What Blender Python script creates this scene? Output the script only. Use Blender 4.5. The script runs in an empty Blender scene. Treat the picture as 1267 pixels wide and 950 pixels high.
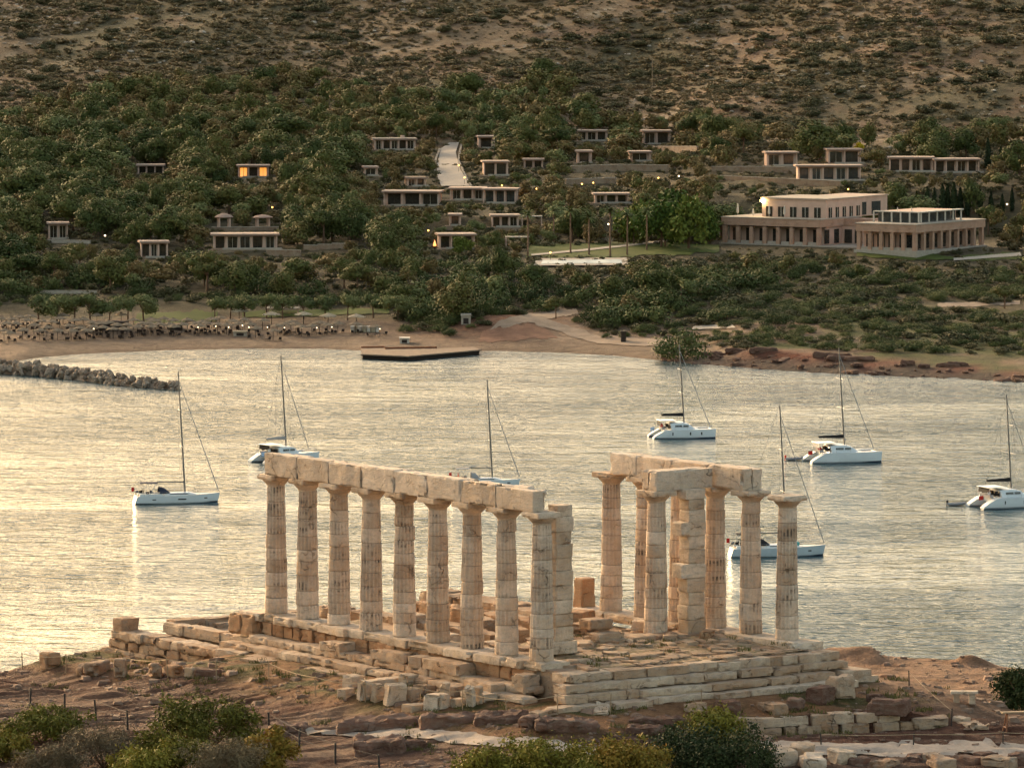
import bpy, math, random
import numpy as np
from math import radians as R, sin, cos, pi

sc = bpy.context.scene
col = sc.collection

# ------------------------------------------------------------------ camera, sky, sun, exposure
CAM_Z = 89.0
F_PX = 7000.0
PITCH = R(4.3748)
cam_d = bpy.data.cameras.new('camera')
cam = bpy.data.objects.new('camera', cam_d)
col.objects.link(cam)
cam.location = (0, 0, CAM_Z)
cam.rotation_euler = (pi / 2 - PITCH, 0, 0)
cam_d.sensor_width = 36
cam_d.lens = 36 * F_PX / 1267
cam_d.clip_start = 1
cam_d.clip_end = 30000
sc.camera = cam

SUN_AZ, SUN_EL = -34.0, 13.0           # degrees; azimuth from the view direction (+Y), negative = left
world = bpy.data.worlds.new('World')
sc.world = world
world.use_nodes = True
wn = world.node_tree
bg = wn.nodes['Background']
sky = wn.nodes.new('ShaderNodeTexSky')
sky.sky_type = 'NISHITA'
sky.sun_disc = False
sky.sun_elevation = R(SUN_EL)
sky.sun_rotation = R(SUN_AZ)
sky.air_density = 1.0
sky.dust_density = 4.0
sky.ozone_density = 1.0
warm = wn.nodes.new('ShaderNodeMix')
warm.data_type = 'RGBA'
warm.blend_type = 'MULTIPLY'
warm.inputs['Factor'].default_value = 1.0
warm.inputs['B'].default_value = (1.0, 0.865, 0.67, 1)      # warm evening cloud veil over the whole sky
wn.links.new(sky.outputs[0], warm.inputs['A'])
wn.links.new(warm.outputs['Result'], bg.inputs['Color'])
bg.inputs['Strength'].default_value = 0.15

sun_d = bpy.data.lights.new('sun', 'SUN')
sun_d.energy = 1.1
sun_d.angle = R(14)
sun_d.color = (1.0, 0.80, 0.55)
sun = bpy.data.objects.new('sun', sun_d)
col.objects.link(sun)
sun.location = (-60, 200, 160)
sun.rotation_euler = (pi / 2 - R(SUN_EL), 0, pi - R(SUN_AZ))

vs = sc.view_settings
vs.view_transform = 'Standard'
vs.look = 'None'
vs.exposure = 1.92
vs.gamma = 1.0
sc.cycles.max_bounces = 6
sc.cycles.diffuse_bounces = 2
sc.cycles.glossy_bounces = 2
sc.cycles.transmission_bounces = 2
sc.cycles.transparent_max_bounces = 4
sc.cycles.use_adaptive_sampling = True
sc.cycles.adaptive_threshold = 0.03

RNG = np.random.default_rng(7)
random.seed(7)

# ------------------------------------------------------------------ projection helpers (photo pixels 1267 x 950)
CP, SP = cos(PITCH), sin(PITCH)
def ray(x, y):
    a = (np.asarray(x, float) - 633.5) / F_PX
    b = (475 - np.asarray(y, float)) / F_PX
    return a, CP + b * SP, -SP + b * CP
def px_at_z(x, y, z):
    dx, dy, dz = ray(x, y)
    t = (z - CAM_Z) / dz
    return np.array([dx * t, dy * t, z])
def px_at_Y(x, y, Y):
    dx, dy, dz = ray(x, y)
    return np.array([dx / dy * Y, Y, CAM_Z + dz / dy * Y])
def project(P):
    P = np.asarray(P, float)
    z = P[..., 2] - CAM_Z
    d = P[..., 1] * CP - z * SP
    u = P[..., 1] * SP + z * CP
    return 633.5 + F_PX * P[..., 0] / d, 475 - F_PX * u / d

# ------------------------------------------------------------------ numpy value noise
def _hash(ix, iy, iz, seed):
    n = (ix.astype(np.int64) * 374761393 + iy.astype(np.int64) * 668265263 + iz.astype(np.int64) * 2147483647 + seed * 974634777) & 0xFFFFFFFF
    n = ((n ^ (n >> 13)) * 1274126177) & 0xFFFFFFFF
    n = ((n ^ (n >> 16)) * 2246822519) & 0xFFFFFFFF
    return ((n ^ (n >> 15)) & 0xFFFFFF) / float(0xFFFFFF)
def vnoise(x, y, z=0.0, seed=0):
    x, y, z = np.broadcast_arrays(np.asarray(x, float), np.asarray(y, float), np.asarray(z, float))
    ix, iy, iz = np.floor(x), np.floor(y), np.floor(z)
    fx, fy, fz = x - ix, y - iy, z - iz
    fx, fy, fz = [f * f * (3 - 2 * f) for f in (fx, fy, fz)]
    r = 0
    for a in (0, 1):
        for b in (0, 1):
            for c in (0, 1):
                w = (fx if a else 1 - fx) * (fy if b else 1 - fy) * (fz if c else 1 - fz)
                r = r + w * _hash(ix + a, iy + b, iz + c, seed)
    return r * 2 - 1
def fbm(x, y, z=0.0, seed=0, oct=4):
    r, a, s = 0, 1, 0
    x, y, z = np.asarray(x, float), np.asarray(y, float), np.asarray(z, float)
    for o in range(oct):
        r = r + a * vnoise(x * 2 ** o, y * 2 ** o, z * 2 ** o, seed + o * 17)
        s += a
        a *= 0.5
    return r / s
def smooth(a, b, x):
    t = np.clip((np.asarray(x, float) - a) / (b - a), 0, 1)
    return t * t * (3 - 2 * t)

# ------------------------------------------------------------------ mesh builder
class MB:
    def __init__(self):
        self.v, self.f, self.t, self.n = [], [], [], 0
        self.tint = 0.5
    def add(self, verts, faces, tint=None):
        verts = np.asarray(verts, float).reshape(-1, 3)
        t = self.tint if tint is None else tint
        self.v.append(verts)
        for f in faces:
            self.f.append(tuple(int(i) + self.n for i in f))
        self.t.extend([t] * len(faces) if np.isscalar(t) else list(t))
        self.n += len(verts)
        return self
    def box(self, c, s, rz=0.0, tint=None, tilt=(0, 0)):
        sx, sy, sz = [q / 2 for q in s]
        v = np.array([(-sx, -sy, -sz), (sx, -sy, -sz), (sx, sy, -sz), (-sx, sy, -sz), (-sx, -sy, sz), (sx, -sy, sz), (sx, sy, sz), (-sx, sy, sz)])
        v = rot(v, tilt[0], tilt[1], rz) + np.asarray(c)
        return self.add(v, [(0, 3, 2, 1), (4, 5, 6, 7), (0, 1, 5, 4), (1, 2, 6, 5), (2, 3, 7, 6), (3, 0, 4, 7)], tint)
    def tube(self, pts, rad, n=8, cap=True, tint=None):
        pts = [np.asarray(p, float) for p in pts]
        rad = [rad] * len(pts) if np.isscalar(rad) else rad
        V, Fc = [], []
        for i, p in enumerate(pts):
            d = pts[min(i + 1, len(pts) - 1)] - pts[max(i - 1, 0)]
            d = d / (np.linalg.norm(d) + 1e-9)
            a = np.cross(d, (0, 0, 1)) if abs(d[2]) < .95 else np.cross(d, (1, 0, 0))
            a /= np.linalg.norm(a)
            b = np.cross(d, a)
            for k in range(n):
                w = 2 * pi * k / n
                V.append(p + rad[i] * (cos(w) * a + sin(w) * b))
        for i in range(len(pts) - 1):
            for k in range(n):
                k2 = (k + 1) % n
                Fc.append((i * n + k, i * n + k2, (i + 1) * n + k2, (i + 1) * n + k))
        if cap:
            Fc.append(tuple(range(n)))
            Fc.append(tuple(range((len(pts) - 1) * n, len(pts) * n))[::-1])
        return self.add(V, Fc, tint)
    def lathe(self, prof, n=16, c=(0, 0, 0), tint=None):
        V, Fc = [], []
        for r, z in prof:
            for k in range(n):
                w = 2 * pi * k / n
                V.append((c[0] + r * cos(w), c[1] + r * sin(w), c[2] + z))
        for i in range(len(prof) - 1):
            for k in range(n):
                k2 = (k + 1) % n
                Fc.append((i * n + k, i * n + k2, (i + 1) * n + k2, (i + 1) * n + k))
        Fc.append(tuple(range(n))[::-1])
        Fc.append(tuple(range((len(prof) - 1) * n, len(prof) * n)))
        return self.add(V, Fc, tint)
    def prism(self, poly, z0, z1, tint=None):
        n = len(poly)
        V = [(p[0], p[1], z0) for p in poly] + [(p[0], p[1], z1) for p in poly]
        Fc = [tuple(range(n))[::-1], tuple(range(n, 2 * n))] + [(i, (i + 1) % n, n + (i + 1) % n, n + i) for i in range(n)]
        return self.add(V, Fc, tint)
    def stone(self, c, s, rz=0.0, seed=0, r=0.04, amp=0.02, chip=0.06, cell=0.16, tilt=(0, 0), tint=None, freq=1.6, taper=0.0):
        """a worn stone block: rounded box on a fine grid, weathered by noise, edges chipped"""
        s = np.asarray(s, float)
        h = s / 2
        n = [int(min(16, max(2, round(q / cell)))) for q in s]
        V, Fc, base = [], [], 0
        for ax in range(3):
            u, w = (ax + 1) % 3, (ax + 2) % 3
            gu, gw = np.linspace(-1, 1, n[u] + 1), np.linspace(-1, 1, n[w] + 1)
            A, B = np.meshgrid(gu, gw, indexing='ij')
            for sg in (-1, 1):
                P = np.zeros(A.shape + (3,))
                P[..., ax] = sg
                P[..., u] = A
                P[..., w] = B
                V.append(P.reshape(-1, 3))
                m = n[w] + 1
                i, j = np.meshgrid(np.arange(n[u]), np.arange(n[w]), indexing='ij')
                q = (base + i * m + j).ravel()
                quad = np.stack([q, q + m, q + m + 1, q + 1], 1)
                if sg < 0:
                    quad = quad[:, ::-1]
                Fc.append(quad)
                base += (n[u] + 1) * m
        P = np.concatenate(V)
        Fc = np.concatenate(Fc)
        key = np.round(P * 1000).astype(np.int64)
        _, first, inv = np.unique(key, axis=0, return_index=True, return_inverse=True)
        P = P[first] * h
        Fc = inv.ravel()[Fc]
        rr = min(r, h.min() * .9)
        q = np.clip(P, -(h - rr), h - rr)
        d = P - q
        L = np.linalg.norm(d, axis=1, keepdims=True)
        nrm = d / np.maximum(L, 1e-9)
        P = np.where(L > 1e-6, q + nrm * rr, P)
        so = seed * 13.7
        nz = fbm(P[:, 0] * freq + so, P[:, 1] * freq, P[:, 2] * freq, seed=seed, oct=3)
        P = P + nrm * (nz * amp)[:, None]
        edge = (np.abs(P) > (h - 1.8 * rr - .02)).sum(1) >= 2
        cz = vnoise(P[:, 0] * 2.3 + so, P[:, 1] * 2.3, P[:, 2] * 2.3, seed + 5)
        P = np.where((edge & (cz > .15))[:, None], P - nrm * (chip * (cz - .15) * 1.6)[:, None], P)
        cf = vnoise(P[:, 0] * 6.1 + so, P[:, 1] * 6.1, P[:, 2] * 6.1, seed + 6)
        P = np.where(edge[:, None], P - nrm * (np.clip(cf, 0, 1) * min(.05, chip * .35))[:, None], P + nrm * (cf * amp * .3)[:, None])
        if taper:
            P[:, :2] *= (1 - taper * (P[:, 2:3] / h[2] * .5 + .5))
        P = rot(P, tilt[0], tilt[1], rz) + np.asarray(c)
        return self.add(P, Fc, random.random() if tint is None else tint)
    def build(self, name, m, parent=None, smooth=False, loc=None):
        me = bpy.data.meshes.new(name)
        v = np.concatenate(self.v) if self.v else np.zeros((0, 3))
        me.from_pydata(v.tolist(), [], self.f)
        me.materials.append(m)
        a = me.attributes.new('tint', 'FLOAT', 'FACE')
        a.data.foreach_set('value', np.asarray(self.t, np.float32))
        if smooth:
            me.polygons.foreach_set('use_smooth', [True] * len(me.polygons))
            me.set_sharp_from_angle(angle=R(27))
        me.update()
        return link(name, me, parent, loc)
def rot(v, rx=0, ry=0, rz=0):
    v = np.asarray(v, float)
    if rx:
        c, s = cos(rx), sin(rx)
        v = v @ np.array([(1, 0, 0), (0, c, s), (0, -s, c)])
    if ry:
        c, s = cos(ry), sin(ry)
        v = v @ np.array([(c, 0, -s), (0, 1, 0), (s, 0, c)])
    if rz:
        c, s = cos(rz), sin(rz)
        v = v @ np.array([(c, s, 0), (-s, c, 0), (0, 0, 1)])
    return v
def link(name, me, parent=None, loc=None):
    o = bpy.data.objects.new(name, me)
    col.objects.link(o)
    if parent is not None:
        o.parent = parent
    if loc is not None:
        o.location = loc
    return o
def fast_mesh(name, verts, quads, m, tint=None, smooth=False, colr=None):
    """numpy -> mesh with equal-sized faces"""
    me = bpy.data.meshes.new(name)
    k = quads.shape[1]
    me.vertices.add(len(verts))
    me.vertices.foreach_set('co', np.asarray(verts, np.float32).ravel())
    me.loops.add(quads.size)
    me.loops.foreach_set('vertex_index', quads.astype(np.int32).ravel())
    me.polygons.add(len(quads))
    me.polygons.foreach_set('loop_start', np.arange(0, quads.size, k, dtype=np.int32))
    me.polygons.foreach_set('use_smooth', np.full(len(quads), smooth))
    if tint is not None:
        a = me.attributes.new('tint', 'FLOAT', 'FACE')
        a.data.foreach_set('value', np.asarray(tint, np.float32))
    if colr is not None:
        a = me.attributes.new('Col', 'FLOAT_COLOR', 'POINT')
        c4 = np.concatenate([colr, np.ones((len(colr), 1))], 1)
        a.data.foreach_set('color', c4.astype(np.float32).ravel())
    me.materials.append(m)
    me.update(calc_edges=True)
    me.validate()
    return me
def empty(name, loc=(0, 0, 0), rz=0.0, parent=None):
    o = bpy.data.objects.new(name, None)
    col.objects.link(o)
    o.location = loc
    o.rotation_euler = (0, 0, rz)
    o.empty_display_size = .1
    if parent is not None:
        o.parent = parent
    return o
def tag(o, label=None, cat=None, group=None, kind=None):
    if label:
        o['label'] = label
    if cat:
        o['category'] = cat
    if group:
        o['group'] = group
    if kind:
        o['kind'] = kind
    return o
def kids(o):
    return [c for c in o.children]
def dup(o, loc=None, rz=None, scale=None, parent=None):
    c = o.copy()
    col.objects.link(c)
    if parent is not None:
        c.parent = parent
    if loc is not None:
        c.location = loc
    if rz is not None:
        c.rotation_euler = (0, 0, rz)
    if scale is not None:
        c.scale = (scale,) * 3 if np.isscalar(scale) else scale
    for ch in kids(o):
        dup(ch, parent=c)
    return c

# ------------------------------------------------------------------ materials
class NT:
    def __init__(self, name):
        self.m = bpy.data.materials.new(name)
        self.m.use_nodes = True
        self.t = self.m.node_tree
        self.b = self.t.nodes['Principled BSDF']
        self.pos = None
    def n(self, typ, **kw):
        nd = self.t.nodes.new('ShaderNode' + typ)
        for k, v in kw.items():
            if hasattr(nd, k):
                setattr(nd, k, v)
        return nd
    def l(self, a, b):
        self.t.links.new(a, b)
    def val(self, sock, v):
        if hasattr(v, 'node'):
            self.l(v, sock)
        else:
            sock.default_value = v if np.isscalar(v) or len(v) != 3 or sock.type == 'VECTOR' else (*v, 1)
    def position(self):
        if self.pos is None:
            self.pos = self.n('NewGeometry').outputs['Position']
        return self.pos
    def objcoord(self):
        return self.n('TexCoord').outputs['Object']
    def mapping(self, vec, scale=(1, 1, 1), loc=(0, 0, 0)):
        m = self.n('Mapping')
        self.l(vec, m.inputs['Vector'])
        m.inputs['Scale'].default_value = scale
        m.inputs['Location'].default_value = loc
        return m.outputs[0]
    def noise(self, vec, scale, detail=3, rough=.55, dist=0.0):
        nd = self.n('TexNoise')
        self.l(vec, nd.inputs['Vector'])
        nd.inputs['Scale'].default_value = scale
        nd.inputs['Detail'].default_value = detail
        nd.inputs['Roughness'].default_value = rough
        nd.inputs['Distortion'].default_value = dist
        return nd.outputs['Fac']
    def rng(self, v, a, b, c=0.0, d=1.0):
        nd = self.n('MapRange')
        self.val(nd.inputs['Value'], v)
        for i, q in zip(('From Min', 'From Max', 'To Min', 'To Max'), (a, b, c, d)):
            self.val(nd.inputs[i], q)
        return nd.outputs[0]
    def math(self, op, a, b=0.0):
        nd = self.n('Math', operation=op)
        self.val(nd.inputs[0], a)
        self.val(nd.inputs[1], b)
        return nd.outputs[0]
    def mix(self, f, a, b, blend='MIX'):
        nd = self.n('Mix', data_type='RGBA', blend_type=blend)
        self.val(nd.inputs['Factor'], f)
        self.val(nd.inputs['A'], a)
        self.val(nd.inputs['B'], b)
        return nd.outputs['Result']
    def attr(self, name, out='Fac'):
        nd = self.n('Attribute', attribute_name=name)
        return nd.outputs[out]
    def rand(self):
        return self.n('ObjectInfo').outputs['Random']
    def bump(self, h, dist=.05, strength=1.0, normal=None):
        nd = self.n('Bump')
        self.val(nd.inputs['Height'], h)
        nd.inputs['Distance'].default_value = dist
        self.val(nd.inputs['Strength'], strength)
        if normal is not None:
            self.l(normal, nd.inputs['Normal'])
        return nd.outputs[0]
    def out(self, color=None, rough=.8, spec=.3, normal=None, metal=0.0, emit=None, estr=0.0):
        if color is not None:
            self.val(self.b.inputs['Base Color'], color)
        self.val(self.b.inputs['Roughness'], rough)
        self.b.inputs['Specular IOR Level'].default_value = spec
        self.b.inputs['Metallic'].default_value = metal
        if normal is not None:
            self.l(normal, self.b.inputs['Normal'])
        if emit is not None:
            self.b.inputs['Emission Color'].default_value = (*emit, 1)
            self.b.inputs['Emission Strength'].default_value = estr
        return self.m
def mat_plain(name, c, rough=.6, spec=.3, metal=0.0, vary=.12, scale=1.5):
    t = NT(name)
    nz = t.noise(t.objcoord(), scale, 4)
    cc = t.mix(t.rng(nz, .3, .7, 0, 1), tuple(q * (1 - vary) for q in c), tuple(min(1, q * (1 + vary)) for q in c))
    return t.out(cc, rough, spec, metal=metal)
def mat_emit(name, c, s):
    t = NT(name)
    return t.out((.8, .7, .5), .5, emit=c, estr=s)
# ------------------------------------------------------------------ terrain functions
TO = np.array([1.213, 228.387, CAM_Z - 28.728])          # temple origin: base of the south-east column
TYAW = R(34.709)
CT, ST = cos(TYAW), sin(TYAW)
def t2w(x, y, z=0.0):                                    # temple local -> world
    return np.array([TO[0] + x * CT - y * ST, TO[1] + x * ST + y * CT, TO[2] + z])
def w2t(X, Y):
    dx, dy = X - TO[0], Y - TO[1]
    return dx * CT + dy * ST, -dx * ST + dy * CT

_shore_px = [(-500, 425), (-200, 434), (-60, 446), (20, 447), (50, 442), (100, 438), (200, 433.5), (300, 431.5), (400, 431.5), (450, 434), (520, 435), (560, 435), (620, 434),
             (700, 436.5), (760, 440), (820, 446), (860, 450), (900, 453), (1000, 459), (1100, 464), (1200, 468), (1267, 474), (1330, 480), (1500, 488), (1800, 500)]
_sp = np.array([px_at_z(x, y, 0.0)[:2] for x, y in _shore_px])
def shore(X):
    return np.interp(X, _sp[:, 0], _sp[:, 1]) + 2.2 * vnoise(np.asarray(X) / 9.0, 3.0, seed=11) * smooth(35, 60, X)
_sx = np.linspace(-300, 300, 121)
_sf = np.polyfit(_sx, np.interp(_sx, _sp[:, 0], _sp[:, 1]), 3)
def inland(X, Y):
    s1 = shore(X)
    s2 = np.polyval(_sf, np.clip(X, -320, 320))
    w = smooth(25, 130, Y - s1)
    return Y - (s1 * (1 - w) + s2 * w)
_pt = [-400, -60, 0, 8, 25, 60, 100, 185, 250, 300, 490, 560, 840, 1100, 1500, 2400, 6000]
_pz = [-60, -5, 0, .7, 1.5, 3.4, 6.5, 14.0, 17, 19.5, 30, 36, 74, 108, 150, 210, 260]
HOTEL_Z = 14.0
HOT_C = px_at_z(1060, 303, HOTEL_Z)
def far_h(X, Y, detail=True):
    X, Y = np.asarray(X, float), np.asarray(Y, float)
    t = inland(X, Y)
    z = np.interp(t, _pt, _pz)
    # low red cliff on the right
    rk = smooth(44, 60, X)
    z = z + rk * (4.0 * smooth(10.5, 13.5, t + 3.0 * vnoise(X / 7, Y / 7, seed=3) + 1.2 * vnoise(X / 2.2, Y / 2.2, seed=4)) + .35 * vnoise(X / 2.5, Y / 2.5, seed=5) + .9 * smooth(1, 4, t) - 2.2 * smooth(40, 120, t))
    # red bank behind the boat ramp
    x0, y0 = 0.5, 1300.
    z = z + 3.0 * np.exp(-(((X + 2) / 14) ** 2 + ((Y - 1297) / 16) ** 2))
    if detail:
        a = smooth(70, 200, t)
        z = z + a * (2.2 * fbm(X / 70, Y / 70, seed=21, oct=3) + smooth(420, 600, t) * 7 * fbm(X / 150 + 3, Y / 190, seed=22, oct=3))
        # a gully running down the hill on the right and a broad spur on the left
        g = (X - 60 - (Y - 1900) * .18)
        z = z - smooth(420, 620, t) * 6 * np.exp(-(g / 38) ** 2)
        z = z + smooth(30, 80, t) * .5 * vnoise(X / 11, Y / 11, seed=23) * (1 - smooth(900, 1100, t))
    # the ground falls gently from hotel and lawn towards the sea
    cap = HOTEL_Z - .3 - .05 * np.maximum(0, HOT_C[1] - 10 - Y) + .35 * np.maximum(0, Y - HOT_C[1] - 45) + 30 * smooth(20, 75, np.maximum(2 - X, X - 135))
    z = np.where(z > cap - 1.5, cap - 1.5 + 1.5 * np.tanh((z - cap + 1.5) / 1.5), z)
    # level ground round the hotel and the palm lawn
    d = np.hypot((X - HOT_C[0]) / 1.5, (Y - HOT_C[1] - 16))
    w = 1 - smooth(30, 62, d)
    z = z * (1 - w) + HOTEL_Z * w
    return z

_step = np.array([-8, -2, 0, 1.2, 3, 5.5, 9, 14, 22, 40, 90])
_stz = np.array([-1.2, -1.35, -1.5, -1.62, -1.8, -2.35, -2.75, -3.05, -3.3, -3.7, -4.5])
def near_h(X, Y, rough=True):
    X, Y = np.asarray(X, float), np.asarray(Y, float)
    lx, ly = w2t(X, Y)
    dx = np.maximum(np.maximum(-2.2 - lx, lx - 14.0), 0)
    dy = np.maximum(np.maximum(-4.5 - ly, ly - 31.0), 0)
    inside = np.minimum(np.minimum(lx + 2.2, 14 - lx), np.minimum(ly + 4.5, 31 - ly))
    d = np.where(inside > 0, -inside, np.hypot(dx, dy))
    z = np.interp(d, _step, _stz)
    z = z - 1.05 * smooth(19, 24, ly) * smooth(3, 0, np.maximum(d, 0) - 6) * (1 - .0 * d)
    z = z - 0.55 * smooth(15, 22, lx) * smooth(14, 4, d)
    # cut for the rough retaining wall in front of the east steps (line from A to B, temple coordinates)
    wl = (lx - 3.3) / 8.4
    yl = -6.9 - 2.4 * wl
    ins = smooth(-.25, .02, wl) * smooth(1.2, 1.0, wl)
    sd = ly - yl
    wb = ins * smooth(2.6, .4, sd) * (sd > 0)
    wf = ins * smooth(-4.5, -.4, sd) * (sd <= 0)
    z = z * (1 - wb) - 1.95 * wb
    z = z * (1 - wf) - 2.68 * wf
    z = TO[2] + z
    if rough:
        # bedded rock: ledges drawn out along the slope
        q = fbm(X * .10 + Y * .02, Y * .55 - X * .07, seed=31, oct=4) * 3.2
        st = np.floor(q) + smooth(.72, 1.0, q - np.floor(q))
        ledge = (st - q * .65) * .17
        amt = smooth(2.0, 6.0, d) * (1 - .85 * smooth(12, 16, lx) * smooth(-10, -6, ly))
        z = z + ledge * amt + .05 * fbm(X * 1.7, Y * 1.7, seed=33, oct=3) * smooth(-.5, 1, d)
        z = z + .10 * smooth(.5, 3, d) * fbm(X * .5, Y * .9, seed=34, oct=3)
    # sea cliff beyond the headland
    ye = 255 + 1.5 * vnoise(X / 5, 1.0, seed=36) - 5.0 * smooth(13, 24, X) - 3.2 * smooth(-16, -24, X)
    z = z + .5 * np.exp(-((Y - ye + 1.2) / 1.0) ** 2) * smooth(.0, .5, vnoise(X / 3, Y / 3, seed=37) + .3) * smooth(12, 16, X)
    e = np.maximum(Y - ye, np.maximum(np.abs(X) - 130 - 10 * vnoise(Y / 20, 0.0, seed=38), 0))
    z = z - np.where(e > 0, np.minimum(e * 1.5 + .3 * e * e, 66), 0)
    return z

def march(x, y, fn, y0, y1, step):
    """point where the view ray through a photo pixel meets the terrain"""
    dx, dy, dz = ray(x, y)
    Ys = np.arange(y0, y1, step)
    Z = CAM_Z + dz / dy * Ys
    H = fn(dx / dy * Ys, Ys)
    k = np.argmax(Z <= H)
    if Z[k] > H[k]:
        return None
    return np.array([dx / dy * Ys[k], Ys[k], H[k]])
def farp(x, y):
    return march(x, y, far_h, 1190, 3200, .5)
def nearp(x, y):
    return march(x, y, near_h, 196, 262, .04)

# ------------------------------------------------------------------ land and water
def mat_land(name, fine, dist, rough=.92):
    t = NT(name)
    p = t.position()
    n1 = t.noise(p, fine, 6, .62)
    n2 = t.noise(t.mapping(p, (1, 1.0, 2.5)), fine * 5, 5, .6)
    c = t.attr('Col', 'Color')
    c = t.mix(t.rng(n1, .3, .7, 0, 1), t.mix(1.0, c, (.62, .6, .58), 'MULTIPLY'), t.mix(1.0, c, (1.3, 1.27, 1.22), 'MULTIPLY'))
    c = t.mix(t.rng(n2, .35, .65, .0, .45), c, t.mix(1.0, c, (.45, .43, .42), 'MULTIPLY'))
    return t.out(c, rough, .15, t.bump(t.math('ADD', n1, n2), dist, .9))

def grid_land(name, xs, ys, fn, colfn, m, smoothf=True):
    X, Y = np.meshgrid(xs, ys, indexing='ij')
    Z = fn(X, Y)
    V = np.stack([X, Y, Z], -1).reshape(-1, 3)
    nx, ny = len(xs), len(ys)
    i, j = np.meshgrid(np.arange(nx - 1), np.arange(ny - 1), indexing='ij')
    q = (i * ny + j).ravel()
    quads = np.stack([q, q + ny, q + ny + 1, q + 1], 1)
    C = colfn(X, Y, Z).reshape(-1, 3)
    me = fast_mesh(name, V, quads, m, smooth=smoothf, colr=C)
    return tag(link(name, me), kind='structure')

def lerpc(C, c, w):
    return C * (1 - w[..., None]) + np.asarray(c) * w[..., None]
def far_col(X, Y, Z):
    t = inland(X, Y)
    C = np.zeros(X.shape + (3,))
    C[:] = (.085, .068, .038)                                       # litter under the trees
    sand = 1 - smooth(55, 66, t + 4 * vnoise(X / 8, Y / 8, seed=41))
    C = lerpc(C, (.20, .140, .098), sand)
    wet = 1 - smooth(2, 5, t)
    C = lerpc(C, (.15, .10, .065), wet)
    rk = smooth(42, 56, X)
    cl = rk * (1 - smooth(17, 23, t))
    C = lerpc(C, (.145, .055, .034), cl)
    C = lerpc(C, (.050, .034, .027), rk * (1 - smooth(7, 12, t + 3 * vnoise(X / 4, Y / 4, seed=44))))
    pl = rk * smooth(15, 20, t) * (1 - smooth(95, 150, t))
    C = lerpc(C, (.20, .13, .085), pl * smooth(-.25, .35, fbm(X / 14, Y / 9, seed=42)))
    C = lerpc(C, (.075, .078, .026), pl * smooth(-.25, .25, fbm(X / 16 + 7, Y / 10, seed=43)))
    rb = np.exp(-(((X + 1) / 19) ** 2 + ((Y - 1296) / 20) ** 2) * 1.2)   # red earth bank and pale track
    C = lerpc(C, (.22, .105, .062), np.clip(rb * 1.5, 0, 1))
    tr = np.exp(-(((X - 18 - (Y - 1290) * .25) / 9) ** 2)) * smooth(1262, 1275, Y) * (1 - smooth(1285, 1330, Y))
    C = lerpc(C, (.33, .24, .17), np.clip(tr, 0, 1) * .8)
    tk = np.abs(np.sin((X * .9 + Y * .35) * .55 + 1.5 * vnoise(X / 14, Y / 14, seed=49)))
    C = lerpc(C, (.17, .115, .08), sand * (1 - rk) * (1 - smooth(.0, .16, tk)) * .5)
    C = lerpc(C, (.17, .11, .075), sand * (1 - rk) * smooth(.05, .45, fbm(X / 9, Y / 4, seed=50, oct=4)) * .6)
    hill = smooth(410, 520, t + 40 * vnoise(X / 60, Y / 60, seed=45))
    dry = fbm(X / 45, Y / 60, seed=46, oct=4)
    hc = np.zeros_like(C)
    hc[:] = (.150, .105, .062)
    hc = lerpc(hc, (.185, .128, .078), smooth(.1, .45, dry))
    hc = lerpc(hc, (.085, .072, .038), smooth(.1, -.3, dry))
    hc = lerpc(hc, (.17, .10, .062), smooth(.1, .5, fbm(X / 20, Y / 30, seed=47)) * .7)
    sp = vnoise(X / 5, Y / 5, seed=48)
    hc = lerpc(hc, (.33, .29, .23), smooth(.35, .7, sp) * .5 * smooth(.0, .2, dry + .1))
    C = C * (1 - hill[..., None]) + hc * hill[..., None]
    return C
m_far = mat_land('hill_ground', .22, .6)
xs = np.concatenate([np.arange(-1500, -330, 30), np.arange(-330, 331, 2.5), np.arange(360, 1501, 30)])
ys = np.concatenate([np.arange(1120, 1210, 10), np.arange(1210, 1330, 1.5), np.arange(1330, 2300, 4.0), np.arange(2300, 6000, 60)])
grid_land('hill', xs, ys, far_h, far_col, m_far)

def near_col(X, Y, Z):
    lx, ly = w2t(X, Y)
    dx = np.maximum(np.maximum(-2.6 - lx, lx - 14.0), 0)
    dy = np.maximum(np.maximum(-4.6 - ly, ly - 31.0), 0)
    d = np.hypot(dx, dy)
    C = np.zeros(X.shape + (3,))
    C[:] = (.20, .122, .085)
    a = fbm(X * .10 + Y * .02, Y * .5 - X * .07, seed=51, oct=4)
    C = lerpc(C, (.29, .20, .145), smooth(.0, .3, a))
    C = lerpc(C, (.15, .085, .060), smooth(.05, .35, fbm(X * .3, Y * .9, seed=52, oct=4)) * .8)
    C = lerpc(C, (.155, .07, .045), smooth(.1, .5, fbm(X * .12 + 9, Y * .3, seed=53)) * .75)
    apron = (1 - smooth(2.2, 4.6, d + .9 * fbm(X * .5, Y * .5, seed=54))) * (ly > -8)
    C = lerpc(C, (.30, .17, .085), apron * .9)
    g = fbm(X * .7, Y * 1.1, seed=55, oct=4)
    C = lerpc(C, (.085, .085, .025), apron * smooth(-.05, .3, g) * .95)
    plaza = smooth(12.5, 15, lx) * smooth(-12, -7, ly)
    C = lerpc(C, (.36, .235, .155), plaza)
    C = lerpc(C, (.27, .15, .085), plaza * smooth(.1, .5, fbm(X * .3, Y * .6, seed=56)) * .6)
    front = smooth(218, 215.5, Y + .6 * vnoise(X / 2, Y / 2, seed=58))
    C = lerpc(C, (.15, .088, .066), front * .8)
    cliff = (Z < 54).astype(float)
    C = lerpc(C, (.22, .14, .095), cliff)
    return C * np.array([.76, .70, .69])
m_near = mat_land('headland_ground', 1.5, .22)
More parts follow.
